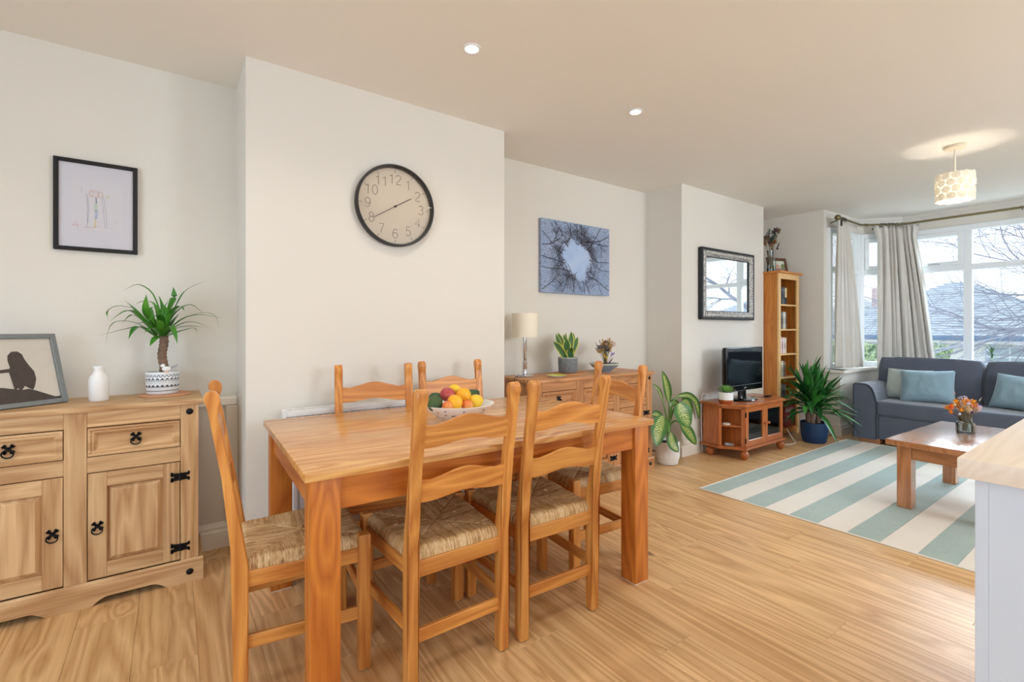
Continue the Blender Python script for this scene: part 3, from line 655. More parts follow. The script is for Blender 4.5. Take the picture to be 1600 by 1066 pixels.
def sideboard(label, loc, hs, D=.40, sc=1.0):
    """local: x=0 left end of body, y=0 front face, three bays"""
    t = thing('sideboard', label, 'sideboard', loc, group='matching waxed pine sideboards with black iron fittings')
    t.scale = (1, 1, sc); P, BW, S = .07, .322, .073; W = 2 * P + 3 * BW + 2 * S
    part('top', B().box(-.018, W + .018, -.035, D + .01, .818, .842, .006, 2), CORONA['x'], t, True)
    b = B().box(0, .018, .0, D, .10, .818); b.box(W - .018, W, 0, D, .10, .818); b.box(.018, W - .018, D - .012, D, .10, .818); b.box(.018, W - .018, .03, D - .012, .10, .118)
    part('carcass', b, CORONA['z'], t)
    X = []
    x = P
    for k in range(3): X.append((x, x + BW)); x += BW + S
    posts = [(0, P), (X[0][1], X[1][0]), (X[1][1], X[2][0]), (W - P, W)]
    for a, c_ in posts: part('stile', B().box(a + .0005, c_ - .0005, -.018, .0, .10, .818, .0015), CORONA['z'], t)
    # plinth with arched cut-outs, as a strip of columns
    arches = [(a + .015, c_ - .05) for a, c_ in X]
    def zbot(x):
        for x0, x1 in arches:
            if x0 < x < x1:
                w_ = (x1 - x0) * .22; return .030 * sin(min(1, (x - x0) / w_, (x1 - x) / w_) * pi / 2)
        return 0
    xs = {-.018, W + .018}
    for x0, x1 in arches: xs |= {x0 + (x1 - x0) * .22 * k / 6 for k in range(7)} | {x1 - (x1 - x0) * .22 * k / 6 for k in range(7)}
    xs = sorted(xs); b = B(); bm = b.bm; rows = [[bm.verts.new((x, -.030, zbot(x))), bm.verts.new((x, -.030, .094)), bm.verts.new((x, -.024, .104)), bm.verts.new((x, -.0185, .104)), bm.verts.new((x, -.0185, zbot(x)))] for x in xs]
    for A, C in zip(rows, rows[1:]):
        for k in range(5): bm.faces.new((A[k], A[(k + 1) % 5], C[(k + 1) % 5], C[k]))
    bm.faces.new(rows[0]); bm.faces.new(rows[-1])
    part('plinth', b, CORONA['x'], t)
    part('side_plinth', B().box(W + .0, W + .018, -.018, D, .0, .10, .002), CORONA['y'], t); part('side_plinth', B().box(-.018, 0, -.018, D, .0, .10, .002), CORONA['y'], t)
    for x in (P * .5, W - P * .5): stud(t, x, -.019, .785); stud(t, x, -.031, .048)
    for k, (a, c_) in enumerate(X):
        part('rail', B().box(a, c_, -.017, .0, .752, .818, .0015), CORONA['x'], t); part('rail', B().box(a, c_, -.017, .0, .560, .626, .0015), CORONA['x'], t)
        a2, c2 = a + .002, c_ - .002
        b = B(); b.box(a2, c2, -.004, .0, .630, .748); raised(b, a2, c2, .630, .748, -.0168, [(0, .014), (0, -.004), (.25, -.005), (.4, .0), (.6, -.001), (1, .011)], .032)
        b.box(a2 + .02, c2 - .02, 0, D - .04, .64, .74)
        dr = part('drawer', b, CORONA['x'], t); handle(dr, (a + c_) / 2, -.0065, .687)
        dz0, dz1 = .108, .556; st = .062
        b = B(); b.box(a2, a2 + st, -.0165, 0, dz0, dz1, .0012); b.box(c2 - st, c2, -.0165, 0, dz0, dz1, .0012)
        d = part('door', b, CORONA['z'], t)
        part('door_rail', B().box(a2 + st, c2 - st, -.016, 0, dz0, dz0 + .062, .0012), CORONA['x'], d); part('door_rail', B().box(a2 + st, c2 - st, -.016, 0, dz1 - .062, dz1, .0012), CORONA['x'], d)
        b = B(); raised(b, a2 + st, c2 - st, dz0 + .062, dz1 - .062, -.005, [(0, .004), (.05, .004), (.95, -.009), (1, -.011)], .020)
        b.box(a2 + st, c2 - st, -.0005, .0, dz0 + .062, dz1 - .062)
        part('door_panel', b, CORONA['z'], d)
        hx = c_ if hs[k] == 'r' else a
        handle(d, (a2 + st * .5) if hs[k] == 'r' else (c2 - st * .5), -.017, .325)
        for z in (.49, .165): hinge(d, hx, -.018, z)
    return t, W
s1, SW = sideboard('long waxed pine sideboard under the framed drawing, nearest us on the left', (0, 0, 0), 'llr')
s1.location = (.103 - SW, 2.683, 0)
CORONA = CORONA_FAR
s2, _ = sideboard('waxed pine sideboard in the far alcove, under the tree canvas', (0, 0, 0), 'lrr', D=.38, sc=.965)
s2.location = (3.268 - SW, 2.575, 0)

# ------------------------------------------------------------------ wall pieces
def stroke(b, pts, wd, y, flip=1):
    """flat ink stroke in the xz plane at depth y"""
    P = [Vector((p[0], 0, p[1])) for p in pts]; bm = b.bm; L_ = []; R_ = []
    for i, p in enumerate(P):
        t = (P[min(i + 1, len(P) - 1)] - P[max(i - 1, 0)]); t = t.normalized() if t.length > 0 else Vector((1, 0, 0)); n = Vector((-t.z, 0, t.x)) * wd / 2
        L_.append(bm.verts.new((p.x + n.x, y, p.z + n.z))); R_.append(bm.verts.new((p.x - n.x, y, p.z - n.z)))
    for i in range(len(P) - 1): bm.faces.new((L_[i], L_[i + 1], R_[i + 1], R_[i]))
    return b
def arc(cx, cy, rx, ry, a0, a1, n=14): return [(cx + rx * cos(radians(a0 + (a1 - a0) * k / n)), cy + ry * sin(radians(a0 + (a1 - a0) * k / n))) for k in range(n + 1)]
DIG = {'0': [arc(.5, 1, .5, 1, 90, 450, 24)], '1': [[(.1, 1.62), (.38, 1.72), (.55, 2), (.55, 0)]],
 '2': [arc(.5, 1.48, .47, .52, 170, -35, 14) + [(.45, .65), (.12, .3), (.03, 0), (.98, 0)]],
 '3': [arc(.48, 1.52, .42, .48, 160, -80, 14) , arc(.48, .54, .48, .54, 85, -165, 16)],
 '4': [[(.75, 0), (.75, 2), (0, .62), (1, .62)]],
 '5': [[(.9, 2), (.2, 2), (.08, 1.05)] + arc(.47, .64, .48, .64, 130, -155, 16)],
 '6': [arc(.5, .6, .48, .6, 0, 360, 22), [(.03, .65), (.05, 1.2), (.22, 1.75), (.55, 2), (.85, 1.85), (.93, 1.6)]],
 '7': [[(.03, 2), (.97, 2), (.62, 1.2), (.4, .5), (.34, 0)]],
 '8': [arc(.5, 1.52, .4, .46, 0, 360, 20), arc(.5, .54, .48, .54, 0, 360, 22)],
 '9': [arc(.5, 1.4, .48, .6, 0, 360, 22), [(.97, 1.35), (.95, .8), (.78, .25), (.45, 0), (.15, .15), (.07, .4)]]}
t = thing('wall_clock', 'large round wall clock with a black rim and thin numerals on the chimney breast', 'clock', (1.047, 2.631, 1.872))
R0 = .232
part('rim', B().lathe([(R0 - .006, 0), (R0, -.004), (R0 + .002, -.036), (R0 - .003, -.044), (R0 - .010, -.044), (R0 - .013, -.036), (R0 - .015, -.012)], (0, 0, 0), 72, 'y'), mat('clock_rim_black', (40, 36, 34), .35), t, True)
part('dial', B().lathe([(0, -.010), (R0 - .012, -.010), (R0 - .012, -.002), (0, -.002)], (0, 0, 0), 72, 'y'), mat('clock_dial', (224, 210, 190), .5), t)
part('cover_glass', B().lathe([(0, -.034), (R0 - .012, -.034), (R0 - .012, -.032), (0, -.032)], (0, 0, 0), 64, 'y'), M['glass'], t)
ink = mat('clock_ink', (92, 78, 66), .6)
b = B()
for hnum in range(1, 13):
    a = radians(90 - 30 * hnum); b2 = stroke(b, [(cos(a) * (R0 - .022), sin(a) * (R0 - .022)), (cos(a) * (R0 - .042), sin(a) * (R0 - .042))], .0022, -.0108)
part('hour_mark', b, ink, t)
for hnum in range(1, 13):
    a = radians(90 - 30 * hnum); s = str(hnum); cx, cz = cos(a) * .160, sin(a) * .155; cw, chh = .030, .0265
    tot = len(s) * cw + (len(s) - 1) * .010; b = B()
    for k, ch in enumerate(s):
        ox = cx - tot / 2 + k * (cw + .010)
        for st in DIG[ch]: stroke(b, [(ox + p[0] * cw, cz + (p[1] - 1) * chh) for p in st], .0028, -.0108)
    part('numeral', b, ink, t)
def hand(a, r, wd, y, nm):
    a = radians(90 - a); part(nm, stroke(B(), [(-cos(a) * .012, -sin(a) * .012), (cos(a) * r, sin(a) * r)], wd, y), mat_hand, t)
mat_hand = mat('clock_hand', (58, 44, 36), .4)
hand(59, .112, .0042, -.016, 'hour_hand'); hand(238, .150, .0034, -.019, 'minute_hand')
part('hub', B().lathe([(0, -.024), (.006, -.023), (.007, -.012), (0, -.012)], (0, 0, 0), 16, 'y'), mat_hand, t)

def frame4(par, name, w, h, bw, dep, m, y=0, bev=.002):
    b = B(); b.box(-w / 2, -w / 2 + bw, y - dep, y, -h / 2, h / 2, bev); b.box(w / 2 - bw, w / 2, y - dep, y, -h / 2, h / 2, bev)
    b.box(-w / 2 + bw, w / 2 - bw, y - dep, y, -h / 2, -h / 2 + bw, bev); b.box(-w / 2 + bw, w / 2 - bw, y - dep, y, h / 2 - bw, h / 2, bev); return part(name, b, m, par)
t = thing('framed_drawing', "child's crayon drawing in a thin black frame on the alcove wall", 'picture', (-.291, 3.028, 1.752))
frame4(t, 'frame', .306, .430, .018, .020, mat('frame_black', (24, 24, 26), .4))
part('mount', B().box(-.136, .136, -.009, -.003, -.198, .198), M['paper'], t)
part('paper_sheet', B().box(-.092, .096, -.0105, -.009, -.115, .118), mat('drawing_paper', (228, 226, 232), .8), t)
part('cover_glass', B().box(-.137, .137, -.013, -.012, -.199, .199), M['glass'], t)
def ink_part(par, nm, strokes, wd, y, c):
    b = B()
    for s_ in strokes: stroke(b, s_, wd, y)
    return part(nm, b, mat('crayon_%d_%d_%d' % c, c, .8), par)
rd = random.Random(2)
def scr(x0, x1, z0, z1, n): return [(x0 + (x1 - x0) * (k % 2) * rd.uniform(.7, 1), z0 + (z1 - z0) * k / n) for k in range(n + 1)]
ink_part(t, 'crayon_mark', [scr(-.010, .003, -.020, .020, 9)], .0026, -.0112, (96, 190, 84)); ink_part(t, 'crayon_mark', [scr(-.008, .004, -.055, -.018, 9)], .0028, -.0112, (74, 128, 206))
ink_part(t, 'crayon_mark', [scr(-.010, -.002, -.100, -.056, 8)], .0026, -.0112, (226, 208, 60)); ink_part(t, 'crayon_mark', [arc(-.010, .062, .018, .016, 0, 360, 18), scr(-.026, .004, .050, .074, 8), arc(.012, .06, .010, .014, 0, 360)], .0018, -.0112, (224, 178, 158))
ink_part(t, 'crayon_mark', [[(-.004, .045), (-.003, .020)]], .003, -.0112, (90, 96, 140))
ink_part(t, 'crayon_mark', [[(-.040, .06), (-.034, .0), (-.036, -.10)], [(-.034, .055), (-.030, -.02), (-.034, -.08)], [(.018, .055), (.024, -.03), (.030, -.10)], [(.024, .05), (.034, -.04), (.036, -.10)], [(-.056, .088), (-.055, .060)]], .0012, -.0112, (170, 170, 186))
ink_part(t, 'crayon_mark', [[(-.086, -.100), (-.077, -.078), (-.066, -.112)], [(-.090, -.096), (-.058, -.094)], [(-.052, -.098), (-.048, -.104), (-.042, -.098), (-.036, -.104), (-.028, -.097), (-.022, -.104), (-.012, -.099), (-.004, -.092), (.012, -.094)], [(.044, -.094), (.052, -.098), (.06, -.097)], [(.066, -.060), (.068, -.066), (.076, -.066)]], .0013, -.0112, (220, 150, 164))
ink_part(t, 'crayon_mark', [arc(.040, .055, .005, .006, 0, 360), [(.034, .056), (.047, .06)]], .0014, -.0112, (226, 214, 130))

# canvas print: bare tree crowns seen from below against the sky
m, nt, bb = base_mat('canvas_sky'); Ln = nt.links.new
tcc = N(nt, 'ShaderNodeTexCoord'); sx = N(nt, 'ShaderNodeVectorMath', operation='MULTIPLY'); sx.inputs[1].default_value = (2.6, 0, 3.2); Ln(tcc.outputs['Object'], sx.inputs[0])
ln = N(nt, 'ShaderNodeVectorMath', operation='LENGTH'); Ln(sx.outputs[0], ln.inputs[0])
nz = N(nt, 'ShaderNodeTexNoise'); nz.inputs['Scale'].default_value = 9; nz.inputs['Detail'].default_value = 6; Ln(tcc.outputs['Object'], nz.inputs[0])
ad = N(nt, 'ShaderNodeMath', operation='MULTIPLY_ADD'); Ln(nz.outputs['Fac'], ad.inputs[0]); ad.inputs[1].default_value = .9; Ln(ln.outputs['Value'], ad.inputs[2])
nz2 = N(nt, 'ShaderNodeTexVoronoi', feature='DISTANCE_TO_EDGE'); nz2.inputs['Scale'].default_value = 60; Ln(tcc.outputs['Object'], nz2.inputs[0])
v2 = N(nt, 'ShaderNodeMapRange'); Ln(nz2.outputs['Distance'], v2.inputs[0]); v2.inputs[1].default_value = .0; v2.inputs[2].default_value = .12; v2.inputs[3].default_value = .9; v2.inputs[4].default_value = 0.22
mk = N(nt, 'ShaderNodeMapRange'); Ln(ad.outputs[0], mk.inputs[0]); mk.inputs[1].default_value = .80; mk.inputs[2].default_value = 1.25; mk.inputs[3].default_value = 0; mk.inputs[4].default_value = .95
mm = N(nt, 'ShaderNodeMath', operation='MULTIPLY'); Ln(v2.outputs[0], mm.inputs[0]); Ln(mk.outputs[0], mm.inputs[1])
sky = N(nt, 'ShaderNodeMix', data_type='RGBA'); sky.inputs[6].default_value = rgb(142, 178, 224); sky.inputs[7].default_value = rgb(200, 214, 242); Ln(nz.outputs['Fac'], sky.inputs[0])
mixt = N(nt, 'ShaderNodeMix', data_type='RGBA'); mixt.inputs[7].default_value = rgb(84, 84, 100); Ln(mm.outputs[0], mixt.inputs[0]); Ln(sky.outputs[2], mixt.inputs[6]); Ln(mixt.outputs[2], bb.inputs['Base Color']); bb.inputs['Roughness'].default_value = .7
t = thing('canvas_print', 'square canvas print looking up through bare trees to blue sky', 'picture', (2.833, 3.027, 1.766))
part('canvas', B().box(-.398, .398, -.028, 0, -.303, .303, .002), m, t)
rd = random.Random(11)
def twig(b, p, a, L0, wd, d):
    pts = [p]
    for k in range(5):
        a += rd.uniform(-.22, .22); q = (pts[-1][0] + cos(a) * L0 / 5, pts[-1][1] + sin(a) * L0 / 5)
        if abs(q[0]) > .394 or abs(q[1]) > .299 or math.hypot(q[0] / .13, q[1] / .11) < .9 + 1.1 * abs(noise.noise(Vector((q[0] * 9, q[1] * 9, 3)))) + .25 * (d < 2): break
        pts.append(q)
        if d > 0 and k > 0:
            for s_ in (-1, 1):
                if rd.random() < .85: twig(b, q, a + s_ * rd.uniform(.4, .8), L0 * rd.uniform(.4, .62), wd * .48, d - 1)
    if len(pts) > 1: stroke(b, pts, wd, -.0288 - rd.random() * .0003)
for k in range(24):
    th = k / 24 * 2 * pi + rd.uniform(-.12, .12); cx, cz = cos(th), sin(th); s_ = min(.39 / max(abs(cx), .01), .295 / max(abs(cz), .01)); p = (cx * s_, cz * s_)
    b = B(); twig(b, p, math.atan2(-p[1], -p[0]) + rd.uniform(-.25, .25), rd.uniform(.20, .32), .0062 * rd.uniform(.5, 1.1), 3)
    part('tree_print', b, mat('tree_ink', (60, 56, 66), .8) if 'tree_ink' not in bpy.data.materials else bpy.data.materials['tree_ink'], t)

# mirror in an ornate silver frame
t = thing('wall_mirror', 'rectangular mirror in an embossed silver and black frame above the television', 'mirror', (4.503, 2.630, 1.596))
W, Hh = .938, .684
frame4(t, 'outer_frame', W, Hh, .022, .050, mat('mirror_edge_black', (30, 36, 44), .3), 0, .006)
m, nt, bb = base_mat('embossed_silver'); Ln = nt.links.new; bb.inputs['Base Color'].default_value = rgb(196, 194, 192); bb.inputs['Metallic'].default_value = .35; bb.inputs['Roughness'].default_value = .4
tcc = N(nt, 'ShaderNodeTexCoord'); vv = N(nt, 'ShaderNodeTexVoronoi'); vv.inputs['Scale'].default_value = 55; Ln(tcc.outputs['Object'], vv.inputs[0]); cr = N(nt, 'ShaderNodeValToRGB'); Ln(vv.outputs['Distance'], cr.inputs[0])
cr.color_ramp.elements[0].color = rgb(228, 226, 224); cr.color_ramp.elements[1].color = rgb(122, 118, 112); cr.color_ramp.elements[1].position = .8; Ln(cr.outputs[0], bb.inputs['Base Color'])
bp = N(nt, 'ShaderNodeBump'); bp.inputs['Strength'].default_value = .6; bp.inputs['Distance'].default_value = .004; bp.invert = True; Ln(vv.outputs['Distance'], bp.inputs['Height']); Ln(bp.outputs['Normal'], bb.inputs['Normal'])
b = B(); bm = b.bm
prof = [(.020, -.040), (.034, -.052), (.050, -.050), (.070, -.040), (.078, -.036), (.082, -.028)]
rs = [[bm.verts.new(q) for q in ((-W / 2 + k, y, -Hh / 2 + k), (W / 2 - k, y, -Hh / 2 + k), (W / 2 - k, y, Hh / 2 - k), (-W / 2 + k, y, Hh / 2 - k))] for k, y in prof]
for A, C in zip(rs, rs[1:]):
    for i in range(4): bm.faces.new((A[i], A[(i + 1) % 4], C[(i + 1) % 4], C[i]))
emb = part('embossed_band', b, m, t)
bt = B()
def scrolls(x0, z0, x1, z1, n):
    for k in range(n):
        f = (k + .5) / n; cx, cz = x0 + (x1 - x0) * f, z0 + (z1 - z0) * f
        bt.tube([(cx + cos(a) * .011 * (1 - a / 9), -.051, cz + sin(a) * .011 * (1 - a / 9)) for a in [q * .6 for q in range(11)]], .0022, 4)
scrolls(-W / 2 + .05, Hh / 2 - .047, W / 2 - .05, Hh / 2 - .047, 30); scrolls(-W / 2 + .05, -Hh / 2 + .047, W / 2 - .05, -Hh / 2 + .047, 30)
scrolls(-W / 2 + .047, -Hh / 2 + .08, -W / 2 + .047, Hh / 2 - .08, 19); scrolls(W / 2 - .047, -Hh / 2 + .08, W / 2 - .047, Hh / 2 - .08, 19)
part('scrollwork', bt, mat('bright_silver', (232, 230, 228), .35, metal=.3), t)
frame4(t, 'inner_bead', W - .150, Hh - .150, .010, .006, mat('mirror_bead_dark', (92, 92, 98), .3, metal=.5), -.030, .002)
part('mirror_glass', B().box(-W / 2 + .07, W / 2 - .07, -.024, -.018, -Hh / 2 + .07, Hh / 2 - .07), mat('silvered_glass', (236, 240, 240), .01, metal=1), t)

# ------------------------------------------------------------------ radiator
t = thing('radiator', 'white panel radiator on the chimney breast behind the table', 'radiator', (.446, 2.53, 0))
RW, Z0, Z1 = 1.152, .14, .765
part('front_panel', B().box(.012, RW - .012, .012, .020, Z0, Z1 - .008, .003), M['steelwhite'], t); part('back_panel', B().box(.012, RW - .012, .058, .066, Z0, Z1 - .008, .003), M['steelwhite'], t)
n = 33
for k in range(n):
    x = .05 + (RW - .10) * k / (n - 1)
    b = B(); b.prism([(x - .009, Z0 + .05), (x + .009, Z0 + .05), (x + .009, Z1 - .034), (x - .009, Z1 - .034)], 'y', -.003, .0125)
    part('flute', b, M['steelwhite'], t)
part('top_band', B().box(.012, RW - .012, -.003, .0125, Z1 - .030, Z1 - .008, .002), M['steelwhite'], t)
part('bottom_band', B().box(.012, RW - .012, -.003, .007, Z0, Z0 + .045, .002), M['steelwhite'], t)
part('side_cover', B().box(0, .012, .0, .07, Z0, Z1, .003), M['steelwhite'], t); part('side_cover', B().box(RW - .012, RW, .0, .07, Z0, Z1, .003), M['steelwhite'], t)
b = B(); b.box(0, RW, 0, .008, Z1 - .008, Z1, .002); b.box(0, RW, .062, .070, Z1 - .008, Z1, .002)
for k in range(96): x = .012 + (RW - .03) * k / 95; b.box(x, x + .006, .008, .062, Z1 - .006, Z1 - .001)
part('grille', b, M['steelwhite'], t)
part('vent_plug', B().lathe([(0, -.002), (.006, -.002), (.006, .002), (0, .002)], (0, .035, Z1 - .045), 10, 'x'), M['black'], t)
b = B()
for x in (.06, RW - .06): b.tube([(x, .035, Z0), (x, .035, 0.0)], .0075, 8)
part('pipe', b, M['steelwhite'], t); part('bracket', B().box(.2, .24, .066, .101, .3, .6), M['steelwhite'], t); part('bracket', B().box(.9, .94, .066, .101, .3, .6), M['steelwhite'], t)
part('valve', B().lathe([(0, 0), (.014, 0), (.016, .03), (.012, .055), (0, .056)], (-.02, .035, .10), 12), M['steelwhite'], t, True)

# ------------------------------------------------------------------ television corner
t = thing('tv_stand', 'cut-corner pine television stand with glazed doors and bun feet', 'cabinet', (0, 0, 0))
FP = [(4.115, 2.205), (4.83, 2.205), (4.965, 2.36), (4.965, 2.60), (4.02, 2.60), (3.99, 2.40)]
def inset(P, k):
    cx = sum(p[0] for p in P) / len(P); cy = sum(p[1] for p in P) / len(P); o = []
    for i, p in enumerate(P):
        a, c = Vector(P[i - 1]), Vector(P[(i + 1) % len(P)]); p = Vector(p); d1 = (p - a).normalized(); d2 = (c - p).normalized()
        n1 = Vector((-d1.y, d1.x)); n2 = Vector((-d2.y, d2.x)); n = (n1 + n2); n /= max(.3, n.dot(n1) ); o.append(tuple(p + n * k))
    return o
def slab(P, z0, z1, k=.006):
    b = B(); b.prism(inset(P, k), 'z', z0, z0 + k * .8); b.prism(P, 'z', z0 + k * .8, z1 - k * .8); b.prism(inset(P, k), 'z', z1 - k * .8, z1); return b
IP = inset(FP, .022)
part('top', slab(FP, .470, .492), TVW['x'], t); part('base', slab(FP, .090, .112), TVW['x'], t)
b = B(); b.prism(IP, 'z', .112, .116); part('floor_board', b, TVW['x'], t)
part('back_panel', B().box(4.045, 4.94, 2.568, 2.578, .112, .47), TVW['x'], t)
def panel(name, p, q, z0, z1, th, m, par): 
    b = B(); d = (Vector(q) - Vector(p)).normalized(); n = Vector((-d.y, d.x)) * th
    b.prism([tuple(p), tuple(q), tuple(Vector(q) + n), tuple(Vector(p) + n)], 'z', z0, z1); return part(name, b, m, par)
A0, A1, A2, A3, A4, A5 = [Vector(p) for p in IP]
panel('side_panel', A4, A5, .112, .47, .016, TVW['z'], t); panel('side_panel', A2, A3, .112, .47, .016, TVW['z'], t)
# left open compartment between A5 and A0
dv = (A0 - A5).normalized(); panel('post', A5, A5 + dv * .022, .112, .47, .018, TVW['z'], t); panel('post', A0 - dv * .030, A0, .112, .47, .018, TVW['z'], t)
panel('top_strip', A5, A0, .452, .470, .018, TVW['x'], t)
part('divider', B().box(4.150, 4.164, 2.235, 2.568, .112, .47), TVW['z'], t)
b = B(); b.prism([tuple(A5 + dv * .01 + Vector((.004, .01))), tuple(A0 - dv * .01 + Vector((0, .012))), (4.150, 2.24), (4.150, 2.565), (4.045, 2.565)], 'z', .288, .302); part('shelf', b, TVW['x'], t)
dv2 = (A2 - A1).normalized(); panel('post', A1, A1 + dv2 * .030, .112, .47, .018, TVW['z'], t); panel('post', A2 - dv2 * .022, A2, .112, .47, .018, TVW['z'], t)
part('shelf', B().box(4.164, 4.80, 2.26, 2.566, .288, .302), TVW['x'], t)
xm = (A0.x + A1.x) / 2
for (x0, x1, s_) in ((A0.x + .008, xm - .001, 1), (xm + .001, A1.x - .008, -1)):
    y = A0.y - .006; b = B(); st = .045
    b.box(x0, x0 + st, y, y + .018, .118, .466, .003); b.box(x1 - st, x1, y, y + .018, .118, .466, .003)
    d = part('door', b, TVW['z'], t)
    part('door_rail', B().box(x0 + st, x1 - st, y, y + .018, .118, .170, .003), TVW['x'], d); part('door_rail', B().box(x0 + st, x1 - st, y, y + .018, .420, .466, .003), TVW['x'], d)
    part('glass_pane', B().box(x0 + st, x1 - st, y + .008, y + .011, .170, .420), M['cabglass'], d)
    kx = (x1 - st * .5) if s_ == 1 else (x0 + st * .5)
    part('knob', B().lathe([(0, -.030), (.009, -.029), (.0135, -.022), (.011, -.013), (.006, -.008), (.008, 0)], (kx, y, .30), 14, 'y'), TVW['y'], d, True)
    hx = x0 if s_ == 1 else x1
    for z in (.17, .40): part('hinge', B().box(hx - .006, hx + .004, y - .003, y + .01, z - .022, z + .022, .001), M['black'], d)
for p in ((4.14, 2.24), (4.80, 2.24), (4.06, 2.52), (4.90, 2.52)):
    part('bun_foot', B().lathe([(0, 0), (.016, 0), (.022, .008), (.036, .026), (.040, .048), (.034, .066), (.022, .076), (.030, .082), (.030, .092)], (*p, 0), 20), TVW['x'], t, True)
# contents
def simple(name, label, cat, b, m, smooth=False, group=None, loc=None):
    o = part(name, b, m, None, smooth); tag(o, label, cat, group)
    if loc: o.location = loc
    return o
b = B().box(4.20, 4.50, 2.30, 2.52, .304, .345, .004); o = simple('set_top_box', 'black box with a silver front on the upper shelf behind the left glass door', 'set-top box', b, M['blackplastic']); part('fascia', B().box(4.20, 4.50, 2.296, 2.30, .312, .322), M['chrome'], o)
b = B().box(4.20, 4.50, 2.32, 2.53, .360, .395, .004); b.box(4.22, 4.24, 2.34, 2.36, .345, .36); b.box(4.46, 4.48, 2.34, 2.36, .345, .36); b.box(4.22, 4.24, 2.48, 2.50, .345, .36); simple('disc_player', 'slim black disc player on top of the box behind the left glass door', 'disc player', b, M['blackplastic'])
b = B().box(4.19, 4.44, 2.28, 2.52, .1165, .175, .006); o = simple('storage_tin', 'blue and white box at the bottom behind the left glass door', 'box', b, mat('tin_blue', (70, 110, 150), .4)); part('lid', B().box(4.188, 4.442, 2.278, 2.522, .175, .190, .003), mat('tin_lid', (170, 196, 214), .4), o)
b = B().lathe([(0, 0), (.030, 0), (.034, .006), (.030, .012), (0, .013)], (4.075, 2.37, .302), 18, sx=1.2); simple('coaster', 'small pale coaster on the open shelf of the television stand', 'coaster', b, mat('pale_stone', (226, 222, 214), .5), True)
b = B().lathe([(0, 0), (.028, 0), (.040, .010), (.036, .013), (.02, .006), (0, .005)], (4.085, 2.35, .1165), 18, sx=1.2); simple('trinket_dish', 'little blue-white dish at the bottom of the open corner compartment', 'dish', b, mat('dish_bluewhite', (180, 196, 210), .3), True)

# television
tv = thing('television', 'small black flat-screen television on a round swivel stand', 'television', (4.42, 2.40, .492))
TWd = .325
b = B()
b.box(-TWd, TWd, -.018, .022, .090, .500, .010, 3); part('bezel', b, M['blackplastic'], tv, True)
b = B(); b.bm; bm = b.bm
prof = [(.022, TWd - .006, .098, .494), (.055, TWd - .05, .125, .470), (.085, TWd - .12, .165, .430)]
rs = [[bm.verts.new(q) for q in ((-w_, y, z0), (w_, y, z0), (w_, y, z1), (-w_, y, z1))] for y, w_, z0, z1 in prof]
for A, C in zip(rs, rs[1:]):
    for i_ in range(4): bm.faces.new((A[i_], A[(i_ + 1) % 4], C[(i_ + 1) % 4], C[i_]))
bm.faces.new(rs[-1]); part('back_shell', b, mat('tv_back', (20, 20, 22), .5), tv)
part('screen', B().box(-TWd + .030, TWd - .030, -.0195, -.016, .158, .462), mat('tv_screen', (6, 8, 12), .06, spec=.7), tv)
part('trim_strip', B().box(-TWd + .03, TWd - .03, -.0200, -.016, .143, .1465), mat('tv_silver_line', (150, 156, 162), .3, metal=.6), tv)
part('logo', stroke(stroke(stroke(stroke(B(), [(-.022, .122), (-.012, .122), (-.012, .117), (-.022, .117), (-.022, .112), (-.012, .112)], .002, -.0192), [(-.006, .112), (-.006, .122), (.002, .122), (.002, .112), (-.006, .112)], .002, -.0192), [(.006, .112), (.006, .122), (.013, .112), (.013, .122)], .002, -.0192), [(.017, .122), (.021, .117), (.025, .122)], .002, -.0192), mat('logo_silver', (226, 228, 230), .4), tv, label='small silver maker mark')
part('neck', B().lathe([(.034, 0), (.030, .02), (.030, .095)], (0, .015, .012), 20, sx=1.8), M['blackplastic'], tv, True)
part('stand_base', B().lathe([(0, .0), (.112, .0), (.118, .006), (.112, .013), (.05, .018), (0, .018)], (0, 0, 0), 40, sx=1.45, sy=.9), M['blackplastic'], tv, True)
o = simple('remote_control', 'black remote control lying flat on the right of the television stand', 'remote control', B().box(-.052, .052, -.022, .022, 0, .016, .004, 2), M['blackplastic'], True, loc=(4.80, 2.36, .4925)); o.rotation_euler = (0, 0, radians(8))
b = B(); b.tube(bez([(4.52, 2.43, .497), (4.62, 2.42, .505), (4.70, 2.38, .496), (4.755, 2.36, .498)], 14), .0022, 6); simple('black_cable', 'thin black cable from the television to the remote control', 'cable', b, M['blackplastic'], True)
b = B(); b.tube(bez([(4.035, 2.585, .03), (4.03, 2.59, .25), (4.03, 2.592, .47), (4.05, 2.585, .56), (4.12, 2.55, .52)], 20), .003, 6); simple('white_aerial_lead', 'white lead rising behind the left edge of the television stand', 'cable', b, M['steelwhite'], True)
b = B(); b.tube(bez([(4.93, 2.63, .02), (4.99, 2.32, .006), (5.08, 2.26, .006), (5.18, 2.27, .006), (5.25, 2.33, .03), (5.33, 2.42, .10)], 26), .0042, 6); simple('white_extension_lead', 'white cable looping over the floor between television stand and yucca', 'cable', b, M['steelwhite'], True)

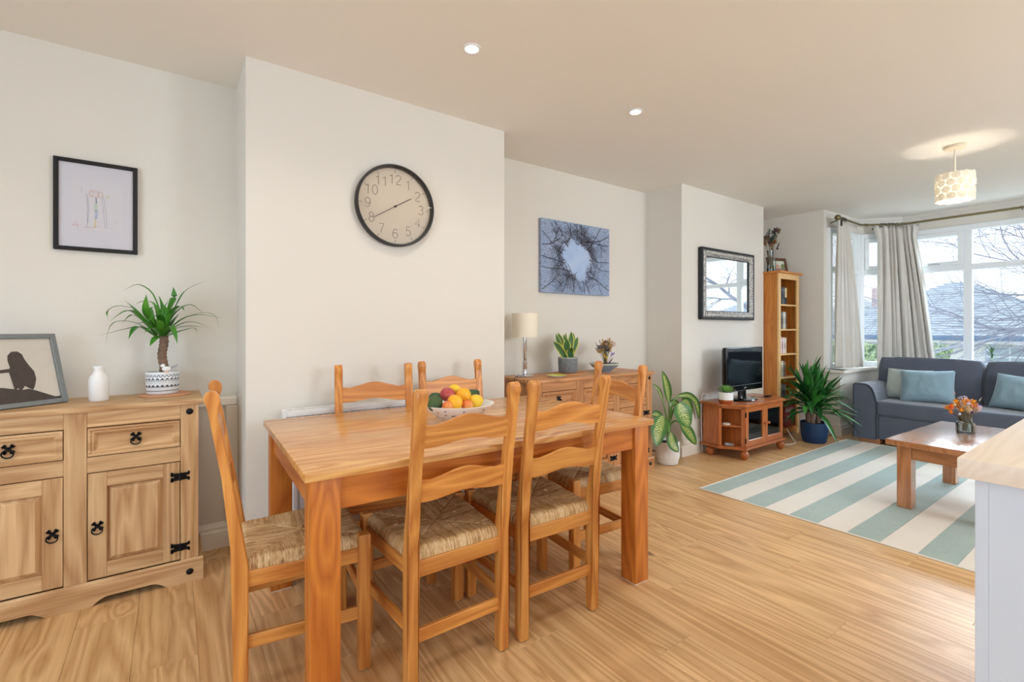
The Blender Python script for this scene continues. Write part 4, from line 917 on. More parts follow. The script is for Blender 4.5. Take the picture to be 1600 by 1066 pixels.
# ------------------------------------------------------------------ tall bookcase
BX0, BX1, BY0, BY1, BZ = 5.272, 5.735, 2.475, 2.86, 1.765
t = thing('bookcase', 'tall narrow pine bookcase with six compartments beside the chimney breast', 'bookcase', (0, 0, 0))
part('side_panel', B().box(BX0, BX0 + .020, BY0 + .02, BY1, .05, BZ), BCW['z'], t); part('side_panel', B().box(BX1 - .020, BX1, BY0 + .02, BY1, .05, BZ), BCW['z'], t)
part('front_stile', B().box(BX0 - .001, BX0 + .045, BY0, BY0 + .02, .0, BZ, .002), BCE, t); part('front_stile', B().box(BX1 - .045, BX1 + .001, BY0, BY0 + .02, .0, BZ, .002), BCE, t)
b = B(); b.box(BX0 - .003, BX0, BY0 + .04, BY0 + .13, .45, 1.02); part('side_rib', B().box(BX0 - .004, BX0 + .002, BY0 + .02, BY0 + .060, .05, BZ), BCW['z'], t); b.bm.free()
part('side_rail', B().box(BX0 - .004, BX0 + .002, BY0 + .060, BY1 - .03, 1.20, 1.27), BCW['y'], t)
part('back_panel', B().box(BX0 + .02, BX1 - .02, BY1 - .008, BY1, .05, BZ), BCW['z'], t)
part('top_rail', B().box(BX0 + .045, BX1 - .045, BY0, BY0 + .02, 1.705, BZ, .002), BCE, t)
part('cornice', B().box(BX0 - .025, BX1 + .035, BY0 - .030, BY1 + .01, BZ, BZ + .022, .006, 2), BCW['x'], t, True)
SH = [.085, .405, .640, .895, 1.163, 1.432]
for k, z in enumerate(SH):
    part('shelf', B().box(BX0 + .020, BX1 - .020, BY0 + (.004 if k else .0), BY1 - .008, z - .018, z, .002), BCE if k else BCW['x'], t)
part('kick_board', B().box(BX0 + .045, BX1 - .045, BY0 + .002, BY0 + .018, .03, .067), BCW['x'], t)
def book(x, z, wd, hgt, dp, col, label, ys=.03, bands=(), lean=0):
    t = thing('book', label, 'book', (x, BY0 + ys, z), group='books and discs in the tall bookcase')
    m_ = mat('cover_%d_%d_%d' % col, col, .55) if ('cover_%d_%d_%d' % col) not in bpy.data.materials else bpy.data.materials['cover_%d_%d_%d' % col]
    b = B(); b.box(0, .0025, 0, dp, 0, hgt); b.box(wd - .0025, wd, 0, dp, 0, hgt); b.box(0, wd, -.0015, .002, 0, hgt, .0008); part('cover', b, m_, t)
    part('pages', B().box(.0025, wd - .0025, .002, dp - .003, .003, hgt - .003), M['paper'], t)
    for (za, zb, c2) in bands: part('spine_label', B().box(.0015, wd - .0015, -.0022, -.0014, za * hgt, zb * hgt), mat('band_%d_%d_%d' % c2, c2, .6) if ('band_%d_%d_%d' % c2) not in bpy.data.materials else bpy.data.materials['band_%d_%d_%d' % c2], t)
    return t
ordn = ['leftmost', 'second from the left', 'third from the left', 'fourth from the left', 'fifth from the left', 'sixth from the left', 'seventh from the left', 'eighth from the left']
rowsn = ['the bottom compartment', 'the fifth shelf down', 'the fourth shelf down', 'the third shelf down', 'the second shelf down', 'the top shelf']
BK = {5: [(.026, .20, (62, 22, 30), 'dark maroon'), (.018, .20, (104, 42, 44), 'red-brown'), (.03, .19, (38, 36, 40), 'charcoal'), (.018, .185, (96, 104, 108), 'grey'), (.018, .19, (60, 66, 70), 'slate'), (.034, .185, (30, 26, 28), 'black and cream')],
      4: [(.03, .19, (92, 84, 78), 'brown-grey'), (.03, .19, (112, 106, 98), 'taupe'), (.022, .19, (84, 84, 84), 'grey'), (.022, .188, (216, 208, 194), 'cream'), (.018, .185, (196, 196, 196), 'pale grey'), (.018, .182, (120, 104, 84), 'tan')],
      3: [(.022, .175, (214, 186, 206), 'lilac'), (.018, .18, (188, 120, 172), 'magenta'), (.02, .18, (224, 212, 214), 'off-white'), (.018, .178, (206, 150, 168), 'pink'), (.02, .176, (226, 222, 214), 'ivory'), (.02, .174, (214, 196, 186), 'blush'), (.018, .172, (228, 214, 200), 'peach')],
      2: [(.02, .18, (206, 206, 204), 'light grey'), (.022, .178, (232, 230, 224), 'white'), (.016, .175, (150, 146, 136), 'stone'), (.02, .175, (224, 214, 190), 'cream'), (.018, .172, (120, 124, 110), 'moss grey'), (.014, .17, (86, 80, 74), 'dark grey'), (.016, .165, (160, 92, 60), 'rust')],
      1: [(.022, .16, (52, 50, 56), 'black'), (.02, .165, (160, 158, 162), 'silver'), (.024, .16, (64, 60, 66), 'charcoal'), (.02, .158, (122, 104, 104), 'mauve grey'), (.022, .155, (44, 40, 46), 'near-black'), (.018, .15, (140, 132, 128), 'grey')]}
for r_, L_ in BK.items():
    x = BX0 + .046
    for k, (wd, hgt, col, cn) in enumerate(L_):
        bands = ((.78, .86, tuple(min(255, c + 70) for c in col)),) if k % 2 == 0 else ((.3, .62, tuple(max(0, c - 50) for c in col)),)
        if cn == 'black and cream': bands = ((.42, .98, (222, 200, 150)),)
        book(x, SH[r_], wd * 1.3, hgt, .13, col, '%s book, %s on %s of the bookcase' % (cn, ordn[k], rowsn[r_]), bands=bands); x += wd * 1.3 + .001
    if r_ in (5, 3, 2, 1):
        z = SH[r_] + max(q[1] for q in L_) + .001
        for q, (c2, cn) in enumerate((((70, 84, 130), 'dark blue'), ((206, 210, 222), 'pale blue'))):
            o = thing('book', '%s book lying flat on the row on %s of the bookcase' % (cn, rowsn[r_]), 'book', (BX0 + .05, BY0 + .035, z), group='books and discs in the tall bookcase')
            part('cover', B().box(0, .055, 0, .12, 0, .016, .001), mat('flat_%d' % c2[0], c2, .5) if ('flat_%d' % c2[0]) not in bpy.data.materials else bpy.data.materials['flat_%d' % c2[0]], o); part('pages', B().box(.003, .056, .003, .118, .003, .013), M['paper'], o); z += .017
# big red box in the bottom compartment
t = thing('red_box_file', 'large red boxed set with white figures in the bottom of the bookcase', 'box', (BX0 + .205, BY0 + .03, SH[0]))
RWd = .208
part('case', B().box(-.02, RWd, 0, .2, 0, .235, .003), mat('box_red', (140, 34, 40), .45), t)
wht = mat('print_white', (228, 214, 208), .6); b = B()
for k in range(8):
    x = .005 + k * .025; b.box(x, x + .010, -.0012, 0, .158, .190 + .006 * (k % 3)); b.ball((x + .005, -.0006, .200 + .006 * (k % 3)), .006, sy=.1, sub=1); b.box(x + .009, x + .019, -.0012, 0, .178, .184)
part('figure_print', b, wht, t)
b = B(); rd = random.Random(4); x = .05
while x < .16: wq = rd.uniform(.004, .009); b.box(x, x + wq, -.0012, 0, .108, .116 + (.003 if rd.random() < .3 else 0)); x += wq + .003
part('title_print', b, wht, t)

# ------------------------------------------------------------------ plants
def leafmat(name, c1, c2, edge=None, varieg=False, rough=.35):
    m, nt, bb = base_mat(name); L = nt.links.new
    uv = N(nt, 'ShaderNodeUVMap', uv_map='uv'); s = N(nt, 'ShaderNodeSeparateXYZ'); L(uv.outputs[0], s.inputs[0])
    a = N(nt, 'ShaderNodeMath', operation='SUBTRACT'); L(s.outputs[0], a.inputs[0]); a.inputs[1].default_value = .5
    ab = N(nt, 'ShaderNodeMath', operation='ABSOLUTE'); L(a.outputs[0], ab.inputs[0])
    oi = N(nt, 'ShaderNodeObjectInfo'); mx = N(nt, 'ShaderNodeMix', data_type='RGBA'); mx.inputs[6].default_value = rgb(*c1); mx.inputs[7].default_value = rgb(*c2); L(oi.outputs['Random'], mx.inputs[0]); col = mx.outputs[2]
    if edge:
        r = N(nt, 'ShaderNodeMapRange'); L(ab.outputs[0], r.inputs[0]); r.inputs[1].default_value = .34; r.inputs[2].default_value = .40
        tcx = N(nt, 'ShaderNodeTexCoord'); nz = N(nt, 'ShaderNodeTexNoise'); nz.inputs['Scale'].default_value = 120; L(tcx.outputs['Object'], nz.inputs[0])
        m3 = N(nt, 'ShaderNodeMix', data_type='RGBA'); L(nz.outputs['Fac'], m3.inputs[0]); m3.inputs[7].default_value = rgb(*[min(255, v + 50) for v in c1]); L(col, m3.inputs[6])
        m2 = N(nt, 'ShaderNodeMix', data_type='RGBA'); L(r.outputs[0], m2.inputs[0]); L(m3.outputs[2], m2.inputs[6]); m2.inputs[7].default_value = rgb(*edge); col = m2.outputs[2]
    if varieg:
        # feathered cream veins between midrib and margin
        k1 = N(nt, 'ShaderNodeMath', operation='MULTIPLY_ADD'); L(ab.outputs[0], k1.inputs[0]); k1.inputs[1].default_value = -16; 
        k0 = N(nt, 'ShaderNodeMath', operation='MULTIPLY'); L(s.outputs[1], k0.inputs[0]); k0.inputs[1].default_value = 22; L(k0.outputs[0], k1.inputs[2])
        tcx = N(nt, 'ShaderNodeTexCoord'); nz = N(nt, 'ShaderNodeTexNoise'); nz.inputs['Scale'].default_value = 60; nz.inputs['Detail'].default_value = 4; L(tcx.outputs['Object'], nz.inputs[0])
        k2 = N(nt, 'ShaderNodeMath', operation='MULTIPLY_ADD'); L(nz.outputs['Fac'], k2.inputs[0]); k2.inputs[1].default_value = 2.6; L(k1.outputs[0], k2.inputs[2])
        pp = N(nt, 'ShaderNodeMath', operation='PINGPONG'); L(k2.outputs[0], pp.inputs[0]); pp.inputs[1].default_value = 1.0
        q = N(nt, 'ShaderNodeMapRange', interpolation_type='SMOOTHSTEP'); L(ab.outputs[0], q.inputs[0]); q.inputs[1].default_value = .46; q.inputs[2].default_value = .10; q.inputs[3].default_value = 0; q.inputs[4].default_value = 1
        e = N(nt, 'ShaderNodeMapRange'); L(s.outputs[1], e.inputs[0]); e.inputs[1].default_value = 1.0; e.inputs[2].default_value = .8
        pq = N(nt, 'ShaderNodeMath', operation='MULTIPLY_ADD'); L(q.outputs[0], pq.inputs[0]); pq.inputs[1].default_value = .55; pq.inputs[2].default_value = -.42
        sm = N(nt, 'ShaderNodeMath', operation='ADD'); L(pp.outputs[0], sm.inputs[0]); L(pq.outputs[0], sm.inputs[1])
        th = N(nt, 'ShaderNodeMapRange', interpolation_type='SMOOTHSTEP'); L(sm.outputs[0], th.inputs[0]); th.inputs[1].default_value = .62; th.inputs[2].default_value = .82
        tm = N(nt, 'ShaderNodeMath', operation='MULTIPLY'); L(th.outputs[0], tm.inputs[0]); L(e.outputs[0], tm.inputs[1])
        m2 = N(nt, 'ShaderNodeMix', data_type='RGBA'); L(tm.outputs[0], m2.inputs[0]); L(col, m2.inputs[6]); m2.inputs[7].default_value = rgb(222, 226, 140); col = m2.outputs[2]
    L(col, bb.inputs['Base Color']); bb.inputs['Roughness'].default_value = rough; bb.inputs['Subsurface Weight'].default_value = 0.0
    return m
M['soil'] = mat('potting_soil', (52, 40, 32), .95, bump=.8, bump_scale=120)
M['bark'] = mat('plant_bark', (120, 98, 82), .9, noise_amt=.3, noise_scale=60, bump=.8, bump_scale=70)
LG = leafmat('fresh_leaf', (40, 112, 26), (84, 152, 48)); LY = leafmat('yucca_leaf', (22, 82, 34), (64, 136, 50), rough=.5); LD = leafmat('dumbcane_leaf', (34, 92, 26), (52, 112, 34), varieg=True); LS = leafmat('snake_leaf', (36, 78, 32), (48, 92, 38), edge=(206, 208, 96))
def pot_b(r0, r1, h, th=.006, seg=40, foot=0):
    return B().lathe([(0, 0), (r0 * .92, 0), (r0, .006), (r1, h - .003), (r1 - th * .3, h), (r1 - th, h - .002), (r0 - th, th), (0, th)], (0, 0, 0), seg)

# banded pot material: rows of triangles, dots and a dark ring printed round the pot
m, nt, bb = base_mat('patterned_pot_glaze'); L = nt.links.new; uv = N(nt, 'ShaderNodeTexCoord'); s = N(nt, 'ShaderNodeSeparateXYZ'); L(uv.outputs['Object'], s.inputs[0])
an = N(nt, 'ShaderNodeMath', operation='ARCTAN2'); L(s.outputs[1], an.inputs[0]); L(s.outputs[0], an.inputs[1])
def mth(op, a, c=None, d=None):
    n_ = N(nt, 'ShaderNodeMath', operation=op)
    for i_, q in enumerate((a, c, d)):
        if q is None: continue
        if isinstance(q, (int, float)): n_.inputs[i_].default_value = q
        else: L(q, n_.inputs[i_])
    return n_.outputs[0]
Zc = s.outputs[2]; u = mth('MULTIPLY', an.outputs[0], 22 / (2 * pi))
def band(z0, z1): return mth('MULTIPLY', mth('GREATER_THAN', Zc, z0), mth('LESS_THAN', Zc, z1))
def tri(z0, z1, f=1.0): # filled triangles
    pz = mth('DIVIDE', mth('SUBTRACT', Zc, z0), z1 - z0); pu = mth('PINGPONG', mth('MULTIPLY', u, f), .5); return mth('MULTIPLY', band(z0, z1), mth('GREATER_THAN', mth('MULTIPLY', pu, 1.7), pz))
def zig(z0, z1, f=1.0):
    pz = mth('DIVIDE', mth('SUBTRACT', Zc, z0), z1 - z0); pu = mth('PINGPONG', mth('MULTIPLY', u, f), .5); dd = mth('ABSOLUTE', mth('SUBTRACT', mth('MULTIPLY', pu, 2), pz)); return mth('MULTIPLY', band(z0, z1), mth('LESS_THAN', dd, .22))
def dots(z0, z1, f=2.0): return mth('MULTIPLY', band(z0, z1), mth('GREATER_THAN', mth('PINGPONG', mth('MULTIPLY', u, f), .5), .2))
acc = None
for q in (zig(.083, .094, 1.2), tri(.071, .082), band(.0685, .0695), dots(.063, .0665), dots(.056, .0575, 3), tri(.037, .050), zig(.033, .037, 2), band(.0165, .0195), band(.0945, .0955)):
    acc = q if acc is None else mth('MAXIMUM', acc, q)
mx = N(nt, 'ShaderNodeMix', data_type='RGBA'); L(acc, mx.inputs[0]); mx.inputs[6].default_value = rgb(226, 230, 234); mx.inputs[7].default_value = rgb(46, 58, 78); L(mx.outputs[2], bb.inputs['Base Color']); bb.inputs['Roughness'].default_value = .35
POTP = m
# spineless yucca on the near sideboard
SZ = .8425
t = thing('potted_yucca', 'small green-leaved cane plant in a black-and-white patterned pot on the near sideboard', 'potted plant', (-.036, 2.905, SZ + .0085))
part('pot', pot_b(.066, .069, .108), POTP, t, True, 50)
part('soil', B().lathe([(0, .094), (.063, .094), (.063, .085), (0, .085)], (0, 0, 0), 24), M['soil'], t)
b = B(); rd = random.Random(1)
pts = [(.002 + .004 * sin(k), -.02 + .001 * k, .085 + .022 * k) for k in range(10)]
b.tube(bez(pts, 30), [.0175 + .0016 * (k % 3) for k in range(31)], 12)
part('stem', b, M['bark'], t, True)
ofs = Vector((-.036, 2.905, SZ + .0085))
for pts, wd in DRAC: part('leaf', leaf_b([Vector(p) - ofs for p in pts], wd, n=12, fold=.3), LG, t, True)
bird = thing('bird_ornament', 'little white ceramic bird perched on the rim of the patterned pot', 'ornament', (-.020, 2.845, SZ + .0085 + .103))
b = B(); b.ball((0, 0, .020), .013, 1.5, .95, 1, 2); b.ball((-.014, 0, .036), .0095, 1, .9, 1, 2); b.tube([(-.022, 0, .036), (-.029, 0, .034)], [.003, .0006], 6); part('body', b, M['steelwhite'], bird, True)
part('tail', B().tube([(.012, 0, .020), (.044, 0, .038)], [.006, .0028], 6), mat('bird_tail', (170, 166, 176), .5), bird, True)
part('perch', B().lathe([(0, 0), (.009, 0), (.010, .012), (0, .014)], (0, 0, 0), 14), mat('bird_perch', (226, 198, 178), .6), bird, True)
simple('round_coaster', 'round terracotta mat under the patterned pot', 'coaster', B().lathe([(0, 0), (.105, 0), (.107, .004), (.105, .008), (0, .008)], (0, 0, 0), 40, sx=1.0), mat('terracotta_mat', (206, 152, 116), .7), True, loc=(-.026, 2.905, SZ))
# white bottle vase
t = thing('bottle_vase', 'white ceramic milk-bottle vase with a raised heart on the near sideboard', 'vase', (-.268, 2.845, SZ))
part('body', B().lathe([(0, 0), (.032, 0), (.036, .005), (.036, .095), (.032, .110), (.021, .126), (.018, .133), (.0185, .143), (.021, .145), (.021, .154), (.0185, .156), (.016, .154), (.0155, .14), (0, .13)], (0, 0, 0), 32), M['steelwhite'], t, True)
hp = [(.0145 * (16 * sin(a) ** 3) / 16, -.0362 - .0004, .072 + .0145 * (13 * cos(a) - 5 * cos(2 * a) - 2 * cos(3 * a) - cos(4 * a)) / 16) for a in [k / 24 * 2 * pi for k in range(24)]]
hp = [(x, -math.sqrt(max(.036 ** 2 - x * x, 0)) - .0006, z) for x, y, z in hp]
R30 = Matrix.Rotation(radians(-5), 4, 'Z'); part('heart', B().tube(hp, .0012, 5, closed=True).xf(R30), M['steelwhite'], t)
# leaning penguin photograph
t = thing('framed_photo', 'black-and-white photo of two penguins in a grey frame leaning on the near sideboard', 'picture', (-.377, 2.872, SZ)); t.rotation_euler = (radians(-17), 0, radians(37))
PWd, PH = .46, .315
b = B(); bw = .020
b.box(-bw, 0, -.012, .014, 0, PH, .002); b.box(-PWd, -PWd + bw, -.012, .014, 0, PH, .002); b.box(-PWd + bw, -bw, -.012, .014, 0, bw, .002); b.box(-PWd + bw, -bw, -.012, .014, PH - bw, PH, .002)
part('frame', b, mat('grey_frame', (126, 132, 134), .45, noise_amt=.04, noise_scale=40), t)
part('backing', B().box(-PWd + .004, -.004, .004, .012, .004, PH - .004), mat('frame_backing', (40, 34, 32), .8), t)
part('print', B().box(-PWd + bw, -bw, .0, .002, bw, PH - bw), mat('photo_paper', (228, 222, 212), .4), t)
bk = mat('photo_dark', (72, 62, 58), .6, noise_amt=.30, noise_scale=60)
def poly(nm, pts, m, y=-.0006):
    b = B(); f = b.bm.faces.new([b.bm.verts.new((p[0], y, p[1])) for p in pts]); bmesh.ops.triangulate(b.bm, faces=[f]); return part(nm, b, m, t)
g = [(-.440, .021)] + [(-.440 + .42 * k / 20, .055 + .006 * sin(k * 1.3) + .03 * math.exp(-((k - 11) / 5.5) ** 2) - (.0 if k < 15 else .006 * (k - 15))) for k in range(21)] + [(-.0205, .021)]
poly('ground_print', g, bk)
def peng(cx, cz, s): return [(cx + x * s, cz + z * s) for x, z in ((-.30, 0), (-.34, .45), (-.38, .80), (-.30, 1.15), (-.36, 1.30), (-.33, 1.55), (-.18, 1.72), (.02, 1.72), (.16, 1.58), (.20, 1.38), (.30, 1.12), (.46, .80), (.48, .45), (.38, .12), (.30, -.02), (.22, .12), (.05, .18), (-.06, .02), (-.14, .0), (-.18, .12))]
poly('penguin_print', peng(-.140, .072, .098), bk, -.0010); poly('penguin_print', peng(-.262, .066, .082), bk, -.0010)
poly('flipper_print', [(-.165, .168), (-.172, .152), (-.245, .148), (-.245, .160)], bk, -.0013)
part('cover_glass', B().box(-PWd + bw, -bw, -.0040, -.0030, bw, PH - bw), M['glass'], t)

# items on the far sideboard
FZ = .8425 * .965
t = thing('table_lamp', 'table lamp with a cream drum shade and chrome stem on the far sideboard', 'lamp', (2.133, 2.82, FZ))
part('base', B().lathe([(0, 0), (.072, 0), (.074, .004), (.066, .009), (.02, .012), (0, .012)], (0, 0, 0), 32), M['chrome'], t, True)
part('stem', B().lathe([(.016, .012), (.017, .04), (.012, .05), (.0165, .06), (.0165, .115), (.012, .12), (.0145, .125), (.0145, .29), (0, .30)], (0, 0, 0), 16), M['chrome'], t, True)
part('lamp_shade', B().lathe([(.092, .292), (.094, .292), (.096, .468), (.094, .468), (.092, .292)], (0, 0, 0), 48), mat('cream_shade', (240, 232, 214), .8), t, True, 30)
part('bulb', B().lathe([(0, .30), (.012, .305), (.014, .33), (.026, .36), (.026, .38), (.014, .40), (0, .405)], (0, 0, 0), 14), M['steelwhite'], t, True)
b = B()
for a in range(3): b.tube([(0, 0, .455), (.093 * cos(a * 2.09), .093 * sin(a * 2.09), .458)], .0015, 4)
part('shade_spider', b, M['chrome'], t)
b = B(); b.tube(bez([(2.10, 2.80, FZ + .004), (2.04, 2.76, FZ + .018), (1.995, 2.74, FZ + .012), (1.972, 2.73, FZ - .02), (1.962, 2.75, .60), (1.965, 2.78, .30)], 30), .0026, 6); simple('lamp_flex', 'black flex from the table lamp down the left side of the far sideboard', 'cable', b, M['blackplastic'], True)
m, nt, bb = base_mat('grey_textured_pot'); tcx = N(nt, 'ShaderNodeTexCoord'); vo = N(nt, 'ShaderNodeTexVoronoi', feature='DISTANCE_TO_EDGE'); vo.inputs['Scale'].default_value = 90; nt.links.new(tcx.outputs['Object'], vo.inputs[0]); cr = N(nt, 'ShaderNodeValToRGB'); nt.links.new(vo.outputs['Distance'], cr.inputs[0])
cr.color_ramp.elements[0].color = rgb(84, 90, 96); cr.color_ramp.elements[1].color = rgb(128, 134, 138); cr.color_ramp.elements[1].position = .12; nt.links.new(cr.outputs[0], bb.inputs['Base Color']); bb.inputs['Roughness'].default_value = .7
t = thing('snake_plant', 'snake plant with yellow-edged leaves in a grey textured pot on the far sideboard', 'potted plant', (2.545, 2.80, FZ + .008))
part('pot', pot_b(.075, .078, .120), m, t, True, 50); part('soil', B().lathe([(0, .110), (.074, .110), (.074, .100), (0, .100)], (0, 0, 0), 24), M['soil'], t)
part('rim', B().lathe([(.071, .115), (.079, .115), (.079, .122), (.071, .122), (.071, .115)], (0, 0, 0), 40), mat('pot_rim_pale', (176, 178, 176), .6), t, True, 40)
ofs = Vector((2.545, 2.80, FZ + .008))
for pts, wd in SNAKE:
    q = [Vector(p) - ofs for p in pts]; q[0].z = .10; q[0].x *= .8; q[0].y = max(-.05, min(.05, q[0].y + (q[-1].y) * .3)); part('leaf', leaf_b(q, wd * 1.25, n=10, fold=.35, shape='sword', face=(-.4, -1, .1)), LS, t, True)
simple('cork_coaster', 'round cork mat under the snake plant pot', 'coaster', B().lathe([(0, 0), (.125, 0), (.125, .007), (0, .007)], (0, 0, 0), 40), mat('cork', (200, 142, 92), .8), True, loc=(2.56, 2.80, FZ))
o = simple('yellow_dish', 'small white dish with a yellow-green inside on the far sideboard', 'dish', B().lathe([(0, 0), (.050, 0), (.072, .012), (.074, .014), (.070, .0145), (.05, .007), (0, .006)], (0, 0, 0), 36), M['steelwhite'], True, loc=(2.30, 2.655, FZ)); part('glaze', B().lathe([(0, .0075), (.05, .0085), (.069, .0150), (.0, .0152)], (0, 0, 0), 36), mat('lime_glaze', (222, 226, 40), .3), o, True)
o = simple('ceramic_bowl', 'wide shallow blue-grey bowl with a pale rim on the far sideboard', 'bowl', B().lathe([(0, 0), (.05, 0), (.052, .006), (.095, .035), (.122, .062), (.124, .068), (.118, .068), (.09, .040), (.05, .014), (0, .012)], (0, 0, 0), 44), mat('bowl_bluegrey', (134, 150, 166), .35, noise_amt=.08, noise_scale=12), True, loc=(2.915, 2.76, FZ)); part('rim', B().lathe([(.118, .060), (.1215, .060), (.1245, .066), (.122, .070), (.117, .069), (.118, .060)], (0, 0, 0), 44), mat('bowl_rim', (214, 216, 190), .4), o, True)
def bouquet(name, label, loc, base, stems, cat='dried flowers'):
    """stems: (tip offset, head kind, colour, size)"""
    t = thing(name, label, cat, loc); rd = random.Random(hash(name) % 97 if False else len(name))
    for tip, kind, col, sz in stems:
        tip = Vector(tip); bs = Vector(base) + Vector((rd.uniform(-.006, .006), rd.uniform(-.006, .006), 0)); mid = bs.lerp(tip, .55) - Vector((tip.x * .18, tip.y * .18, 0))
        P = bez([bs, mid, tip], 6); st = part('stem', B().tube(P, .0012, 4), bpy.data.materials.get('dry_stem') or mat('dry_stem', (120, 104, 70), .9), t)
        mn = 'petal_%d_%d_%d' % col; mm_ = bpy.data.materials.get(mn) or mat(mn, col, .9)
        b = B(); d = (P[-1] - P[-2]).normalized()
        if kind == 'puff':
            b.ball(tip, sz * .6, sz=.8, sub=1, jit=.5)
            for k in range(26):
                v = Vector((rd.gauss(0, 1), rd.gauss(0, 1), rd.gauss(.3, 1))).normalized(); s_ = v.cross(Vector((.3, .2, 1))).normalized() * sz * .22
                q = [b.bm.verts.new(tip + v * sz * .45 + s_), b.bm.verts.new(tip + v * sz * .45 - s_), b.bm.verts.new(tip + v * sz * 1.1)]; b.bm.faces.new(q)
        elif kind == 'spike':
            for k in range(16):
                f = k / 16; c_ = tip + d * (f - .5) * sz * 3.2; b.ball(c_ + Vector((rd.uniform(-1, 1), rd.uniform(-1, 1), rd.uniform(-1, 1))) * sz * .3 * (1 - f), sz * .30 * (1.1 - f), sub=1)
        elif kind == 'spray':
            for k in range(18):
                v = (d * 1.2 + Vector((rd.gauss(0, .6), rd.gauss(0, .6), rd.gauss(0, .5)))).normalized() * sz * rd.uniform(.8, 1.8); b.tube([tip - d * sz * .5, tip + v], [.0010, .0006], 3, caps=False); b.ball(tip + v, sz * .16, sub=1)
        part('flower_head', b, mm_, st)
    return t
rd = random.Random(21); st = []
for k in range(34):
    a = rd.uniform(0, 2 * pi); r = rd.uniform(.01, .075); z = rd.uniform(.15, .235) - .2 * abs(r - .03)
    st.append(((r * cos(a) * 1.15, r * sin(a) * .7, z), rd.choice(['spray', 'puff', 'spray', 'spike']), rd.choice([(206, 164, 128), (216, 178, 148), (190, 160, 90), (96, 92, 96), (120, 112, 110), (186, 150, 116)]), rd.uniform(.018, .028)))
st += [((-.045, -.03, .115), 'puff', (226, 190, 70), .016), ((-.03, -.04, .10), 'puff', (222, 184, 74), .014), ((.035, -.035, .115), 'spray', (150, 124, 196), .020), ((.05, -.03, .09), 'spike', (128, 50, 84), .013), ((.028, -.04, .075), 'spike', (104, 60, 96), .013), ((-.022, -.04, .06), 'spike', (120, 56, 78), .014), ((.01, -.045, .07), 'spike', (84, 54, 74), .013), ((-.07, 0, .245), 'spike', (90, 84, 90), .008)]
bouquet('dried_bouquet', 'pastel dried flower bunch standing in the blue-grey bowl', (2.925, 2.76, FZ + .016), (0, 0, 0), st)
# coffee-table flowers come later

# dumb cane in a white fluted pot
t = thing('dumb_cane', 'leafy dumb cane with cream-veined leaves in a white fluted pot on the floor', 'potted plant', (3.50, 2.575, 0))
n = 56; prof = [(0, .008), (.070, .008), (.084, .018), (.096, .06), (.099, .12), (.100, .192), (.096, .196), (.092, .190), (.090, .08), (0, .02)]
b = B(); bm = b.bm; rings = []
for r, z in prof:
    if r == 0: rings.append([bm.verts.new((0, 0, z))]); continue
    rings.append([bm.verts.new(((r + (.003 if k % 2 and r > .08 and z > .015 and z < .19 and r > .083 else 0)) * cos(2 * pi * k / (2 * n)), (r + (.003 if k % 2 and r > .08 and z > .015 and z < .19 and r > .083 else 0)) * sin(2 * pi * k / (2 * n)), z)) for k in range(2 * n)])
for A, C in zip(rings, rings[1:]):
    for k in range(2 * n):
        k2 = (k + 1) % (2 * n)
        if len(A) == 1: bm.faces.new((A[0], C[k], C[k2]))
        elif len(C) == 1: bm.faces.new((A[k], A[k2], C[0]))
        else: bm.faces.new((A[k], A[k2], C[k2], C[k]))
part('pot', b, M['steelwhite'], t)
part('saucer', B().lathe([(0, 0), (.075, 0), (.090, .010), (.088, .012), (0, .008)], (0, 0, 0), 36), M['steelwhite'], t, True)
part('soil', B().lathe([(0, .178), (.094, .178), (.09, .16), (0, .16)], (0, 0, 0), 24), M['soil'], t)
ofs = Vector((3.50, 2.575, 0)); gst = mat('green_stalk', (104, 148, 70), .45)
for A, Bq, wd, fr in DIEF:
    A = [Vector(p) - ofs for p in A]; Bq = [Vector(p) - ofs for p in Bq]
    root = Vector((A[0].x * .5, A[0].y * .5, .17)); sp_ = bez([root] + A, 12); b = B(); b.tube(sp_, [.011 - .006 * k / 12 for k in range(13)], 8); part('stalk', b, gst, t, True)
    lf = leaf_b([A[-1]] + Bq[1:] if (A[-1] - Bq[0]).length < .02 else [Bq[0]] + Bq[1:], wd, n=14, fold=.16 if fr else .35, shape='oval', face=(-.45, -1, .45) if fr else (-.6, -1, .5)); part('leaf', lf, LD, t, True)

